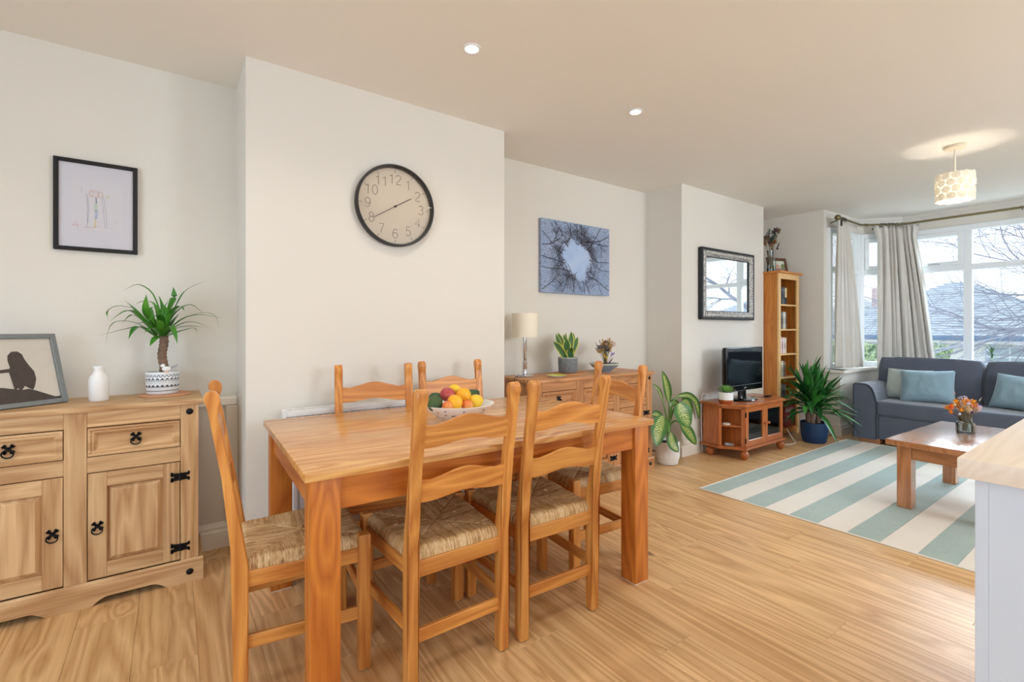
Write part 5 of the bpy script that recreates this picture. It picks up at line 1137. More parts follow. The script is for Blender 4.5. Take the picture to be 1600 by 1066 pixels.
# yucca in a navy pot
t = thing('yucca', 'bushy yucca with sword leaves in a navy blue pot beside the sofa', 'potted plant', (5.39, 2.18, 0))
part('pot', B().lathe([(0, 0), (.095, 0), (.104, .006), (.118, .06), (.124, .13), (.125, .205), (.121, .208), (.117, .204), (.115, .10), (0, .02)], (0, 0, 0), 44), mat('navy_pot', (24, 56, 96), .45), t, True)
part('soil', B().lathe([(0, .192), (.117, .192), (.11, .17), (0, .17)], (0, 0, 0), 24), M['soil'], t)
stems_ = [((-.060, -.01), .13, 34), ((.055, -.01), .10, 32), ((.0, .055), .22, 30)]; rd = random.Random(9)
for (x, y), hgt, nl in stems_:
    part('cane', B().tube([(x, y, .17), (x * 1.1, y * 1.1, .17 + hgt * .5), (x * 1.15, y * 1.15, .19 + hgt)], [.024, .022, .018], 12), M['bark'], t, True)
    c0 = Vector((x * 1.15, y * 1.15, .20 + hgt * .85))
    for k in range(nl):
        a = k * 2.39996 + rd.uniform(-.2, .2); el = radians(84 - 92 * (k / nl) ** .9 + rd.uniform(-8, 8)); Ln_ = rd.uniform(.34, .47) * (.92 if k < 5 else 1)
        d = Vector((cos(a) * cos(el), sin(a) * cos(el), sin(el))); p0 = c0 + Vector((0, 0, .12 * (1 - k / nl))) ; sag = .09 * cos(el) * rd.uniform(.0, 1.5)
        q = [p0, p0 + d * Ln_ * .5 + Vector((0, 0, .02)), p0 + d * Ln_ - Vector((0, 0, sag))]
        q = [Vector((min(v.x, .43), min(v.y, .25), max(v.z, .03))) for v in q]
        if q[-1].x < -.46: q = [q[0], q[1] * .96, Vector((-.46, q[-1].y, q[-1].z))]
        # keep foliage off the television stand and bookcase
        if q[-1].y > .22 and q[-1].x < .36: q[-1].y = .22
        if q[-1].x < -.36 and q[-1].z < .50: q[-1].x = -.36
        part('leaf', leaf_b(q, rd.uniform(.042, .060), n=8, fold=.35), LY, t, True)

# succulent in a copper-dipped pot on the tv stand
t = thing('succulent_pot', 'small succulent in a white pot with a copper base on the television stand', 'potted plant', (4.075, 2.375, .4925))
part('pot', B().lathe([(0, .0), (.048, .0), (.058, .012), (.061, .030), (.061, .100), (.058, .102), (.055, .098), (.05, .02), (0, .02)], (0, 0, 0), 36), M['steelwhite'], t, True, 50)
part('copper_base', B().lathe([(0, -.0002), (.049, -.0002), (.059, .012), (.062, .034), (.0612, .035), (.05, .01)], (0, 0, 0), 36), mat('copper', (206, 120, 76), .25, metal=.9), t, True)
part('soil', B().lathe([(0, .088), (.056, .088), (.05, .07), (0, .07)], (0, 0, 0), 20), M['soil'], t)
LSU = leafmat('succulent_leaf', (112, 164, 84), (140, 184, 96)); rd = random.Random(5)
for k in range(34):
    a = k * 2.39996; el = radians(80 - 66 * k / 34); Lq = .062 + .018 * k / 34; c0 = Vector((.012 * cos(a), .012 * sin(a), .098)); d = Vector((cos(a) * cos(el), sin(a) * cos(el), sin(el)))
    part('leaf', leaf_b([c0, c0 + d * Lq * .6, c0 + d * Lq + Vector((0, 0, .008))], .016, n=5, fold=.5, shape='sword'), LSU, t, True)
# flowers and little framed picture on the bookcase
BT = BZ + .0225
t = thing('glass_vase', 'tall clear glass vase on top of the bookcase', 'vase', (5.345, 2.60, BT))
part('body', B().lathe([(0, 0), (.034, 0), (.036, .004), (.030, .06), (.024, .14), (.034, .235), (.032, .235), (.022, .14), (.028, .06), (.033, .008), (0, .008)], (0, 0, 0), 28), M['tallglass'], t, True, 60)
rd = random.Random(31); st = []
for k in range(30):
    a = rd.uniform(0, 2 * pi); r = rd.uniform(.01, .075); st.append(((r * cos(a) + .01, r * sin(a), rd.uniform(.28, .44)), rd.choice(['puff', 'spray', 'spray', 'spike']), rd.choice([(70, 96, 62), (58, 88, 82), (92, 62, 74), (128, 88, 60), (140, 98, 74), (60, 44, 50), (84, 108, 60)]), rd.uniform(.022, .036)))
bouquet('dried_bunch', 'dark green and purple dried flowers in the glass vase on the bookcase', (5.345, 2.60, BT + .010), (0, 0, 0), st)
t = thing('glass_tumbler', 'straight clear glass holding pale orange stems on the bookcase', 'glass', (5.42, 2.60, BT)); part('body', B().lathe([(0, 0), (.020, 0), (.021, .004), (.022, .165), (.020, .165), (.019, .006), (0, .006)], (0, 0, 0), 24), M['tallglass'], t, True, 60)
t = thing('small_framed_picture', 'small landscape painting in a brown wooden frame on top of the bookcase', 'picture', (5.60, 2.63, BT)); t.rotation_euler = (radians(-12), 0, radians(-14))
fw_, fh_ = .30, .19; fb = mat('walnut_frame', (98, 58, 38), .5, noise_amt=.1, noise_scale=30)
b = B(); b.box(-fw_ / 2, -fw_ / 2 + .034, -.008, .008, 0, fh_, .003); b.box(fw_ / 2 - .034, fw_ / 2, -.008, .008, 0, fh_, .003); b.box(-fw_ / 2 + .034, fw_ / 2 - .034, -.008, .008, 0, .034, .003); b.box(-fw_ / 2 + .034, fw_ / 2 - .034, -.008, .008, fh_ - .034, fh_, .003); part('frame', b, fb, t)
part('picture_sheet', B().box(-fw_ / 2 + .034, fw_ / 2 - .034, .0, .003, .034, fh_ - .034), mat('painting_pale', (206, 214, 196), .6), t)
def blob(nm, pts, c): 
    b = B(); f = b.bm.faces.new([b.bm.verts.new((p[0], -.0004 - blob.k, p[1])) for p in pts]); bmesh.ops.triangulate(b.bm, faces=[f]); blob.k += .0002; part(nm, b, mat('paint_%d_%d_%d' % c, c, .7), t)
blob.k = 0
blob('painted_meadow', [(-.115, .036), (.115, .036), (.115, .062), (.02, .070), (-.115, .060)], (150, 128, 124)); blob('painted_trees', [(-.115, .060), (-.05, .064), (-.045, .10), (-.08, .112), (-.115, .10)], (120, 160, 66)); blob('painted_trees', [(.05, .064), (.115, .062), (.115, .118), (.08, .125), (.055, .105)], (128, 140, 92)); blob('painted_house', [(-.025, .064), (.035, .064), (.035, .095), (.005, .118), (-.025, .098)], (206, 158, 140))
part('strut', B().box(-.015, .015, .008, .012, .0, .14).xf(Matrix.Translation((0, .0, .0))), fb, t)

# ------------------------------------------------------------------ fruit bowl
t = thing('fruit_bowl', 'white bowl with scattered coloured spots on the dining table', 'bowl', (1.050, 1.885, TH))
pr = [(0, 0), (.050, 0), (.054, .004), (.095, .026), (.140, .060), (.160, .082), (.162, .085), (.157, .086), (.136, .065), (.09, .032), (.05, .010), (0, .009)]
part('bowl_body', B().lathe(pr, (0, 0, 0), 60), M['steelwhite'], t, True)
rd = random.Random(13); spc = [(44, 48, 60), (228, 172, 96), (168, 184, 206), (150, 140, 140), (90, 50, 50), (176, 170, 196)]
for k in range(34):
    a = rd.uniform(0, 2 * pi); f = rd.uniform(.1, .95); r = .062 + (.155 - .062) * f; z = .007 + .070 * f ** 1.05; nrm = Vector((cos(a) * .6, sin(a) * .6, -.8)).normalized()
    # interpolate on profile
    for (r1, z1), (r2, z2) in zip(pr[2:6], pr[3:6]):
        if r1 <= r <= r2: z = z1 + (z2 - z1) * (r - r1) / (r2 - r1); nrm = Vector((cos(a) * (z2 - z1), sin(a) * (z2 - z1), -(r2 - r1))).normalized()
    c0 = Vector((r * cos(a), r * sin(a), z)) + nrm * .0008; tx = Vector((-sin(a), cos(a), 0)); ty = nrm.cross(tx); b = B(); sz = rd.uniform(.0035, .006)
    b.bm.faces.new([b.bm.verts.new(c0 + tx * sz * cos(q / 10 * 2 * pi) + ty * sz * 1.3 * sin(q / 10 * 2 * pi)) for q in range(10)]); c = rd.choice(spc)
    part('spot', b, bpy.data.materials.get('spot_%d' % c[0]) or mat('spot_%d' % c[0], c, .4), t)
def fruitmat(n, a, c2, rough, bs): 
    m = mat(n, a, rough, noise_amt=.0, bump=.25, bump_scale=bs); nt = m.node_tree; bb = nt.nodes['Principled BSDF']; tc_ = N(nt, 'ShaderNodeTexCoord'); nz = N(nt, 'ShaderNodeTexNoise'); nz.inputs['Scale'].default_value = 16; nz.inputs['Detail'].default_value = 3; nt.links.new(tc_.outputs['Object'], nz.inputs[0]); mx = N(nt, 'ShaderNodeMix', data_type='RGBA'); mx.inputs[6].default_value = rgb(*a); mx.inputs[7].default_value = rgb(*c2)
    r_ = N(nt, 'ShaderNodeMapRange'); r_.inputs[1].default_value = .35; r_.inputs[2].default_value = .65; nt.links.new(nz.outputs['Fac'], r_.inputs[0]); nt.links.new(r_.outputs[0], mx.inputs[0]); nt.links.new(mx.outputs[2], bb.inputs['Base Color']); return m
FO = fruitmat('orange_peel', (246, 166, 24), (250, 190, 50), .4, 320); FY = fruitmat('lemon_peel', (244, 196, 34), (248, 210, 70), .4, 300); FA = fruitmat('avocado_skin', (44, 70, 44), (72, 96, 50), .5, 260); FR = fruitmat('apple_skin', (170, 52, 62), (206, 104, 96), .3, 30); FP2 = fruitmat('apricot_apple', (226, 104, 52), (236, 158, 84), .35, 30)
def fruit(nm, label, cat, p, r, m, sc=(1, 1, 1), rot=(0, 0, 0)):
    t = thing(nm, label, cat, p, group='fruit in the spotted bowl'); t.rotation_euler = rot; b = B(); seg = 26; pf = []
    for k in range(17):
        a = pi * k / 16; rr_ = r * sin(a); z = -r * cos(a)
        if nm == 'avocado': rr_ *= 1 - .22 * max(0, (z / r)) ; z *= 1.3
        if nm == 'lemon': z *= 1.22; rr_ *= (1 - .12 * abs(z / r / 1.22) ** 3)
        if nm == 'apple': rr_ *= 1.04; z = z * .92 - (.12 * r * math.exp(-(rr_ / (.35 * r)) ** 2) if z > 0 else -.06 * r * math.exp(-(rr_ / (.3 * r)) ** 2))
        pf.append((max(rr_, 0) if 0 < k < 16 else 0, z))
    b.lathe(pf, (0, 0, 0), seg); part('flesh', b, m, t, True)
    top = pf[-1][1]; part('stalk', B().lathe([(0, top + .003), (.0025, top + .002), (.0028, top - .002), (0, top - .002)], (0, 0, 0), 8), M['bark'], t); return t
fruit('avocado', 'large dark green avocado at the left front of the fruit bowl', 'avocado', (.928, 1.868, .846), .033, FA, rot=(0, radians(70), radians(40)))
fruit('avocado', 'smaller avocado peeping out behind the left front avocado', 'avocado', (.960, 1.935, .856), .027, FA, rot=(radians(40), radians(60), 0))
fruit('apple', 'round red apple at the upper left of the fruit bowl', 'apple', (1.008, 1.905, .872), .0345, FR, rot=(radians(25), 0, 0))
fruit('orange', 'orange at the front centre of the fruit bowl', 'orange', (1.000, 1.825, .848), .0345, FO)
fruit('orange', 'orange on top at the centre right of the fruit bowl', 'orange', (1.066, 1.865, .869), .034, FO)
fruit('orange', 'smaller pale orange topmost at the back of the bowl', 'orange', (1.055, 1.930, .884), .030, FY)
fruit('avocado', 'dark avocado at the right rear of the fruit bowl', 'avocado', (1.150, 1.935, .851), .032, FA, rot=(0, radians(60), radians(-20)))
fruit('lemon', 'yellow-orange lemon at the right front of the fruit bowl', 'lemon', (1.118, 1.852, .838), .032, FY, rot=(0, radians(75), radians(-25)))
fruit('small_apple', 'small orange-pink apple between the front orange and the lemon', 'apple', (1.058, 1.818, .829), .026, FP2)
fruit('small_apple', 'small red fruit half hidden left of the front orange', 'apple', (.962, 1.818, .836), .024, FP2)

# ------------------------------------------------------------------ rug
RX0, RX1, RY1 = 3.125, 5.77, 2.03
edges = [2.015, 1.872, 1.715, 1.562, 1.413, 1.252, 1.099, .943, .782, .629, .475, .32, .165, .01, -.14]
t = thing('striped_rug', 'flat-woven rug with sage green and cream stripes in front of the sofa', 'rug')
for k, (a, c_) in enumerate(zip(edges, edges[1:])):
    b = B(); b.box(RX0 + .012, RX1 - .012, c_ + .0004, a - .0004, 0.0002, .007, .0012); part('stripe', b, M['rugsage'] if k % 2 == 0 else M['rugcream'], t)
b = B(); b.box(RX0, RX1, edges[0], RY1, .0002, .0075, .002); b.box(RX0, RX1, edges[-1] - .015, edges[-1], .0002, .0075, .002); b.box(RX0, RX0 + .012, edges[-1], edges[0], .0002, .0075, .002); b.box(RX1 - .012, RX1, edges[-1], edges[0], .0002, .0075, .002)
part('bound_edge', b, M['rugcream'], t)

# ------------------------------------------------------------------ coffee table and vase
t = thing('coffee_table', 'low chunky pine coffee table with a worn shiny top on the striped rug', 'coffee table', (3.80, 1.115, .0072), -2.2)
TZ = .442; CL, CW = 1.08, -.62
part('tabletop', B().box(0, CL, CW, 0, TZ - .036, TZ, .006, 2), CTW['x'], t, True)
for x in (.055, CL - .055 - .085):
    for y in (-.045 - .075, CW + .045): part('leg', B().box(x, x + .085, y, y + .075, 0, TZ - .036, .003), CTW['z'], t)
za, zb = TZ - .036 - .085, TZ - .036
part('apron', B().box(.055 + .01, .055 + .032, CW + .12, -.12, za, zb, .002), CTW['y'], t); part('apron', B().box(CL - .055 - .032, CL - .055 - .01, CW + .12, -.12, za, zb, .002), CTW['y'], t)
part('apron', B().box(.14, CL - .14, -.045 - .032, -.045 - .01, za, zb, .002), CTW['x'], t); part('apron', B().box(.14, CL - .14, CW + .055, CW + .077, za, zb, .002), CTW['x'], t)
CTZ = TZ + .0078
t = thing('glass_jar_vase', 'squat pale green glass jar vase on the coffee table', 'vase', (4.44, .848, CTZ))
part('body', B().lathe([(0, 0), (.046, 0), (.052, .006), (.052, .066), (.046, .078), (.036, .084), (.036, .104), (.041, .108), (.041, .113), (.036, .113), (.033, .104), (.033, .084), (.044, .074), (.048, .064), (.048, .01), (0, .008)], (0, 0, 0), 8), M['vaseglass'], t)
b = B()
for k in range(14): a = k * .7; b.tube([(.004 * cos(a), .004 * sin(a), .10), (.020 * cos(a * 1.3), .020 * sin(a * 1.3), .012)], .0016, 4)
part('stem_bundle', b, mat('wet_stems', (70, 72, 58), .8), t)
rd = random.Random(8); st = []
for k in range(34):
    a = rd.uniform(0, 2 * pi); r = rd.uniform(.005, .085); z = rd.uniform(.150, .205) - r * .25
    st.append(((r * cos(a), r * sin(a), z), rd.choice(['puff', 'puff', 'spray']), rd.choice([(240, 160, 40), (238, 146, 44), (206, 190, 178), (232, 206, 190), (214, 200, 214), (220, 196, 150)]), rd.uniform(.018, .026)))
st += [((-.035, .045, .205), 'puff', (244, 164, 32), .022), ((.0, -.01, .205), 'puff', (240, 140, 36), .022), ((.05, -.03, .205), 'puff', (244, 168, 40), .020), ((-.07, .06, .165), 'puff', (236, 96, 40), .018), ((.055, -.055, .17), 'puff', (122, 92, 196), .024), ((.06, -.04, .155), 'puff', (118, 84, 186), .020), ((.01, -.03, .14), 'puff', (112, 76, 176), .018), ((-.05, .02, .12), 'puff', (228, 232, 226), .012), ((-.05, .05, .27), 'spike', (196, 190, 186), .010), ((.09, -.06, .225), 'spike', (190, 186, 176), .010)]
bouquet('posy', 'orange, cream and violet dried posy in the glass jar on the coffee table', (4.44, .848, CTZ + .012), (0, 0, 0), st)

# ------------------------------------------------------------------ sofa
SX0, SX1, SY0, SY1 = 5.75, 6.62, 0.185, 1.955
AW = .20
t = thing('sofa', 'charcoal grey two-seater sofa with piped edges in the bay window', 'sofa')
part('base', B().box(SX0 + .02, SX1, SY0 + AW, SY1 - AW, .055, .30, .02, 3), M['sofa'], t, True)
def arm(ya, s):
    # cross-section in (y,z); s=+1: outer side at larger y
    o = ya; i_ = ya - s * AW
    pts = [(o, .050), (o, .590), (o - s * .012, .602), (o - s * .095, .604), (o - s * .13, .594), (o - s * .158, .565), (o - s * .176, .52), (o - s * .188, .47), (i_, .42), (i_, .050)]
    b = B(); b.prism(pts, 'x', SX0, SX1 - .02)
    return part('arm', b, M['sofa'], t), pts
for ya, s in ((SY1, 1), (SY0, -1)):
    a_, pts = arm(ya, s); b = B(); b.tube([(SX0 - .002, p[0], p[1]) for p in pts[:-1]], .0055, 6); b.tube([(SX0 - .002, pts[-2][0], pts[-2][1]), (SX0 - .002, pts[-1][0], .06)], .004, 6); part('piping', b, M['piping'], a_, True)
part('back_frame', B().box(SX1 - .22, SX1, SY0 + .02, SY1 - .02, .05, .66, .03, 3), M['sofa'], t, True)
def cushion(name, cx, cy, cz, sx, sy, sz, par, m, puff=.25, p=3.2, pipe=True, rot=None):
    b = B(); n = 20
    q = bmesh.ops.create_cube(b.bm, size=2); bmesh.ops.subdivide_edges(b.bm, edges=b.bm.edges[:], cuts=11, use_grid_fill=True)
    for v in b.bm.verts:
        x, y, z = v.co; r = (abs(x) ** p + abs(y) ** p + abs(z) ** p) ** (1 / p); k = 1 / max(r, 1e-6) * max(abs(x), abs(y), abs(z)); v.co *= (1 * .55 + k * .45)
    for v in b.bm.verts:
        w_ = 1 + .03 * noise.noise(Vector((v.co.x * 2 + cx, v.co.y * 2 + cy, v.co.z * 2)))
        v.co = Vector((v.co.x * sx * w_, v.co.y * sy, v.co.z * sz * w_))
    if rot: b.xf(rot)
    b.xf(Matrix.Translation((cx, cy, cz))); return part(name, b, m, par, True, 80)
mid = (SY0 + SY1) / 2; hw = (SY1 - SY0 - 2 * AW) / 2
b = B(); b.box(SX0 - .005, SX1 - .25, SY0 + AW - .01, SY1 - AW + .01, .298, .442, .035, 4)
seatc = part('seat_cushion', b, M['sofa'], t, True, 80)
b = B(); b.tube([(SX0 + .004, SY0 + AW, .425), (SX0 + .004, SY1 - AW, .425)], .005, 6); b.tube([(SX0 + .004, SY0 + AW, .315), (SX0 + .004, SY1 - AW, .315)], .005, 6); part('piping', b, M['piping'], seatc, True)
for k, cy in enumerate((SY1 - .055 - .413, SY0 + .055 + .413)):
    hwy = .402
    R = Matrix.Rotation(radians(9), 4, 'Y')
    cu = cushion('back_cushion', 6.36, cy, .615, .115, hwy + .02, .245, t, M['sofa'], p=5, rot=R)
    loop = []
    for a in range(44):
        th = a / 44 * 2 * pi; c_, s_ = cos(th), sin(th); r = (abs(c_) ** 6 + abs(s_) ** 6) ** (-1 / 6)
        v = R @ Vector((-.095, c_ * r * (hwy + .002), s_ * r * .234)); loop.append((6.36 + v.x, cy + v.y, .615 + v.z))
    part('piping', B().tube(loop, .005, 6, closed=True), M['piping'], cu, True)
for y in (SY1 - .13, SY0 + .13, ):
    for x in (SX0 + .02, SX1 - .12): part('foot', B().box(x, x + .09, y - .085, y + .085, .0, .052, .004), CTW['y'], t)
for o in t.children:
    if o.name.startswith('foot'): o.location.z = .0075 if o.bound_box[0][0] < 5.78 else 0
def pillow(name, label, c, sy, sz, th, m, rot, group='scatter cushions on the sofa'):
    o_ = thing(name, label, 'cushion', c, group=group); o_.rotation_euler = rot
    n = 26; b = B()
    for side in (-1, 1):
        def fn(u, v, side=side):
            a, c2 = u * 2 - 1, v * 2 - 1; prof = ((1 - abs(a) ** 2.6) * (1 - abs(c2) ** 2.6)) ** .55; pinch = 1 - .07 * (1 - abs(a)) * abs(c2) - 0
            wr = .010 * noise.noise(Vector((a * 3.2, c2 * 2.6, side * 3 + sy * 40))) + .006 * noise.noise(Vector((a * 7, c2 * 3, side + sz * 30)))
            return Vector((side * (th * prof + wr * prof), a * sy * (1 - .05 * (1 - c2 * c2) * abs(a)), c2 * sz * (1 - .06 * (1 - a * a) * abs(c2)) + sz))
        b.grid(fn, n, n)
    bmesh.ops.remove_doubles(b.bm, verts=b.bm.verts, dist=.0006)
    part('cover', b, m, o_, True, 100); return o_
pillow('cushion', 'pale sage linen cushion against the left arm of the sofa', (6.10, 1.615, .441), .195, .165, .075, M['pillow1'], (0, radians(22), radians(-4)))
pillow('cushion', 'blue-grey linen cushion overlapping the sage one on the sofa', (6.00, 1.425, .441), .210, .170, .080, M['pillow2'], (radians(-3), radians(24), radians(5)))
pillow('cushion', 'blue-grey linen cushion alone towards the right of the sofa', (6.06, .80, .441), .215, .165, .085, M['pillow2'], (radians(5), radians(24), radians(-6)))

# ------------------------------------------------------------------ curtain pole, rings and curtains
PZ = 2.385
PP = [(5.955, 2.165), (6.60, 2.165), (6.94, 1.85), (6.94, -.31), (6.60, -.625), (5.955, -.625)]
brass = mat('antique_brass', (132, 122, 88), .3, metal=.9); ring_m = mat('dark_brass', (70, 66, 54), .4, metal=.8)
t = thing('curtain_pole', 'antique brass curtain pole bent round the bay window', 'curtain pole')
path = []
for i_, p in enumerate(PP):
    if 0 < i_ < len(PP) - 1:
        a, c_ = Vector(PP[i_ - 1]), Vector(PP[i_ + 1]); p = Vector(p); d1 = (a - p).normalized() * .05; d2 = (c_ - p).normalized() * .05
        path += [(*(p + d1), PZ), (*(p + (d1 + d2) * .25), PZ), (*(p + d2), PZ)]
    else: path.append((*p, PZ))
part('pole', B().tube(path, .0125, 12), brass, t, True)
for e in (PP[0], PP[-1]): part('finial', B().ball((e[0] - .022, e[1], PZ), .032, sub=3), brass, t, True)
for p in ((6.0, 2.165, 6.0, 2.262), (6.735, 2.04, 6.80, 2.12), (6.94, .87, 7.02, .87), (6.94, -.1, 7.02, -.1), (6.735, -.50, 6.8, -.57)):
    part('bracket', B().tube([(p[0], p[1], PZ - .012), (p[2], p[3], PZ - .035)], .006, 8).box(min(p[0], p[2]) + .0, min(p[0], p[2]) + .03, p[1] - .012, p[1] + .012, PZ - .085, PZ - .02, .002), ring_m, t)
def along(s):
    """point on the pole at distance s"""
    for a, c_ in zip(PP, PP[1:]):
        a, c_ = Vector(a), Vector(c_); L0 = (c_ - a).length
        if s <= L0: return a + (c_ - a) * (s / L0), (c_ - a).normalized()
        s -= L0
    return Vector(PP[-1]), Vector((0, -1))
def ring(s, tilt=.2):
    p, d = along(s); nn_ = Vector((-d.y, d.x)); pts = []
    for k in range(14):
        a = k / 14 * 2 * pi; pts.append((p.x + nn_.x * .021 * cos(a) + d.x * tilt * .02 * sin(a), p.y + nn_.y * .021 * cos(a) + d.y * tilt * .02 * sin(a), PZ - .006 + .022 * sin(a)))
    part('ring', B().tube(pts, .0025, 6, closed=True), ring_m, t, True)
RA = [.03, .06, .09, .115, .14, .165]; RBs = [.86, .90, .935, .965, .995, 1.03, 1.065, 1.10]
for s in RA + [.70] + RBs + [2.05]: ring(s, random.uniform(-.6, .6))
tot = 2 * .645 + 2 * .4635 + 2.16
for s in [tot - q for q in RBs] + [tot - q for q in RA]: ring(s, random.uniform(-.6, .6))
def curtain(name, label, s0, s1, bot, nf, amp, z1=SILL + .012, flare=.03, seed=1, sway=0):
    """hangs from pole distances s0..s1; bottom edge follows plan polyline bot"""
    t_ = thing(name, label, 'curtain', group='cream curtains in the bay'); rd = random.Random(seed); ph = [rd.uniform(-.5, .5) for _ in range(40)]
    bp_ = [Vector(p) for p in bot]; Ls = [(c_ - a).length for a, c_ in zip(bp_, bp_[1:])]; LT = sum(Ls)
    def bpt(u):
        d = u * LT
        for (a, c_), l in zip(zip(bp_, bp_[1:]), Ls):
            if d <= l + 1e-9: return a + (c_ - a) * (d / l), (c_ - a).normalized()
            d -= l
        return bp_[-1], (bp_[-1] - bp_[-2]).normalized()
    zt = PZ - .030; b = B()
    def fn(u, v):
        # u across, v 0 top .. 1 bottom
        pt, dt = along(s0 + (s1 - s0) * u); pb, db = bpt(u); k = v ** .8; c_ = pt.lerp(pb, k); d = dt.lerp(db, k).normalized(); n_ = Vector((-d.y, d.x))
        u2 = u + .035 * sin(2 * pi * u * 2.3 + ph[0] * 6) + .02 * sin(2 * pi * u * 5.1 + ph[1] * 6); f = u2 * nf + .25 * v * sin(3 * u + ph[2] * 4); w_ = sin(2 * pi * f + ph[int(f) % 40] * .8 + .5 * sin(v * 3 + ph[3] * 5)) + .35 * sin(4 * pi * f + 1 + 2 * v + ph[5] * 6)
        a = amp * (.75 + .5 * ph[int(abs(f)) % 40]) * (.55 + .45 * min(1, v * 3)) * (1 - .25 * k)
        head = math.exp(-(v / .035) ** 2)
        off = w_ * a + head * 0.0
        z = zt + .0 + (z1 - zt) * v + head * (.022 * abs(sin(2 * pi * f * .5)) ) - (.02 * math.exp(-((u - .5) / .3) ** 2) * head)
        side = -flare * math.exp(-(v / .05) ** 2) * (1 - 2 * u) ** 3
        return Vector((c_.x + n_.x * off + d.x * side, c_.y + n_.y * off + d.y * side, z))
    b.grid(fn, nf * 16, 46)
    o_ = part('drape', b, M['curtain'], t_, True, 180); md = o_.modifiers.new('thickness', 'SOLIDIFY'); md.thickness = .003
    return t_
curtain('curtain', 'narrow cream curtain at the left end of the bay beside the bookcase corner', .0, .26, [(5.96, 2.21), (6.20, 2.15), (6.46, 2.10)], 6, .026, seed=3, flare=.02)
curtain('curtain', 'gathered cream curtain at the corner between angled and front bay windows', .83, 1.19, [(6.66, 2.03), (6.86, 1.86), (6.90, 1.56)], 8, .034, seed=5, z1=.70, flare=.05)
curtain('curtain', 'cream curtain at the far right corner of the bay', tot - 1.12, tot - .84, [(6.92, -.02), (6.86, -.32), (6.70, -.48)], 7, .030, seed=6, flare=.05)
curtain('curtain', 'cream curtain at the far right end of the bay', tot - .20, tot, [(6.24, -.58), (6.10, -.61), (5.985, -.655)], 5, .022, seed=7, flare=.02)

# little house plant on the front sill
t = thing('sill_plant', 'small leafy plant in a white pot on the front window sill behind the sofa', 'potted plant', (6.985, 1.13, SILL + .0005))
part('pot', pot_b(.036, .045, .085), M['steelwhite'], t, True, 50); part('soil', B().lathe([(0, .075), (.039, .075), (.036, .06), (0, .06)], (0, 0, 0), 16), M['soil'], t)
rd = random.Random(4)
part('stem', B().tube([(0, 0, .07), (0, 0, .17), (-.005, .004, .24)], .003, 6), gst, t, True)
for k in range(20):
    a = k * 2.4; el = radians(rd.uniform(5, 60)); d = Vector((cos(a) * cos(el) * .5, sin(a) * cos(el), sin(el))); c0 = Vector((0, 0, .12 + .006 * k)); Lq = rd.uniform(.06, .10); part('leaf', leaf_b([c0, c0 + d * Lq * .6, c0 + d * Lq], .016, n=5, fold=.3), leafmat_sill if k else globals().setdefault('leafmat_sill', leafmat('sill_leaf', (70, 110, 80), (110, 140, 110))), t, True)

# ------------------------------------------------------------------ pendant lamp
px_, py_ = PENDANT
t = thing('pendant_lamp', 'ceiling pendant with a white drum shade of overlapping discs near the bay', 'ceiling light', (px_, py_, 0))
part('ceiling_rose', B().lathe([(0, H), (.058, H), (.062, H - .006), (.060, H - .020), (.05, H - .025), (0, H - .026)], (0, 0, 0), 36), mat('rose_cream', (228, 216, 190), .5), t, True)
part('flex', B().tube([(0, 0, H - .02), (0, 0, 2.285)], .006, 10), mat('flex_cream', (236, 230, 214), .6), t, True)
m, nt, bb = base_mat('shade_translucent'); L = nt.links.new
bb.inputs['Base Color'].default_value = rgb(244, 238, 222); bb.inputs['Roughness'].default_value = .7
trn = N(nt, 'ShaderNodeBsdfTranslucent'); trn.inputs[0].default_value = rgb(255, 250, 240); mxs = N(nt, 'ShaderNodeMixShader'); mxs.inputs[0].default_value = .35
L(bb.outputs[0], mxs.inputs[1]); L(trn.outputs[0], mxs.inputs[2]); L(mxs.outputs[0], nt.nodes['Material Output'].inputs[0]); SHADE = m
b = B(); b.lathe([(.104, 2.095), (.104, 2.285)], (0, 0, 0), 48); sh = part('shade', b, SHADE, t, True); 
dm = mat('disc_white', (240, 234, 220), .6)
for r_ in range(4):
    for k in range(12):
        a = (k + (r_ % 2) * .5) / 12 * 2 * pi; z = 2.118 + r_ * .048; c0 = Vector((.108 * cos(a), .108 * sin(a), z)); tx = Vector((-sin(a), cos(a), 0)); out = Vector((cos(a), sin(a), 0)); b = B()
        vs = [b.bm.verts.new(c0 + out * .002 * ((k + r_) % 3) + tx * .027 * cos(q / 14 * 2 * pi) + Vector((0, 0, 1)) * .027 * sin(q / 14 * 2 * pi) + out * (-.0035 * cos(q / 14 * 2 * pi) ** 2 + .001 * (k % 2))) for q in range(14)]; b.bm.faces.new(vs)
        part('disc', b, SHADE, sh)
part('bulb', B().lathe([(0, 2.13), (.02, 2.137), (.03, 2.16), (.022, 2.19), (.013, 2.21), (.013, 2.245), (0, 2.25)], (0, 0, 0), 20), emis('lamp_glow', (255, 244, 226), 22), t, True)
part('lamp_holder', B().lathe([(0, 2.245), (.02, 2.245), (.02, 2.29), (0, 2.295)], (0, 0, 0), 16), M['steelwhite'], t, True)
l = bpy.data.lights.new('pendant_glow', 'POINT'); l.energy = PENDANT_POWER; l.color = WARM; l.shadow_soft_size = .03
o = bpy.data.objects.new('pendant_glow', l); COL.objects.link(o); o.parent = t; o.location = (0, 0, 2.165)

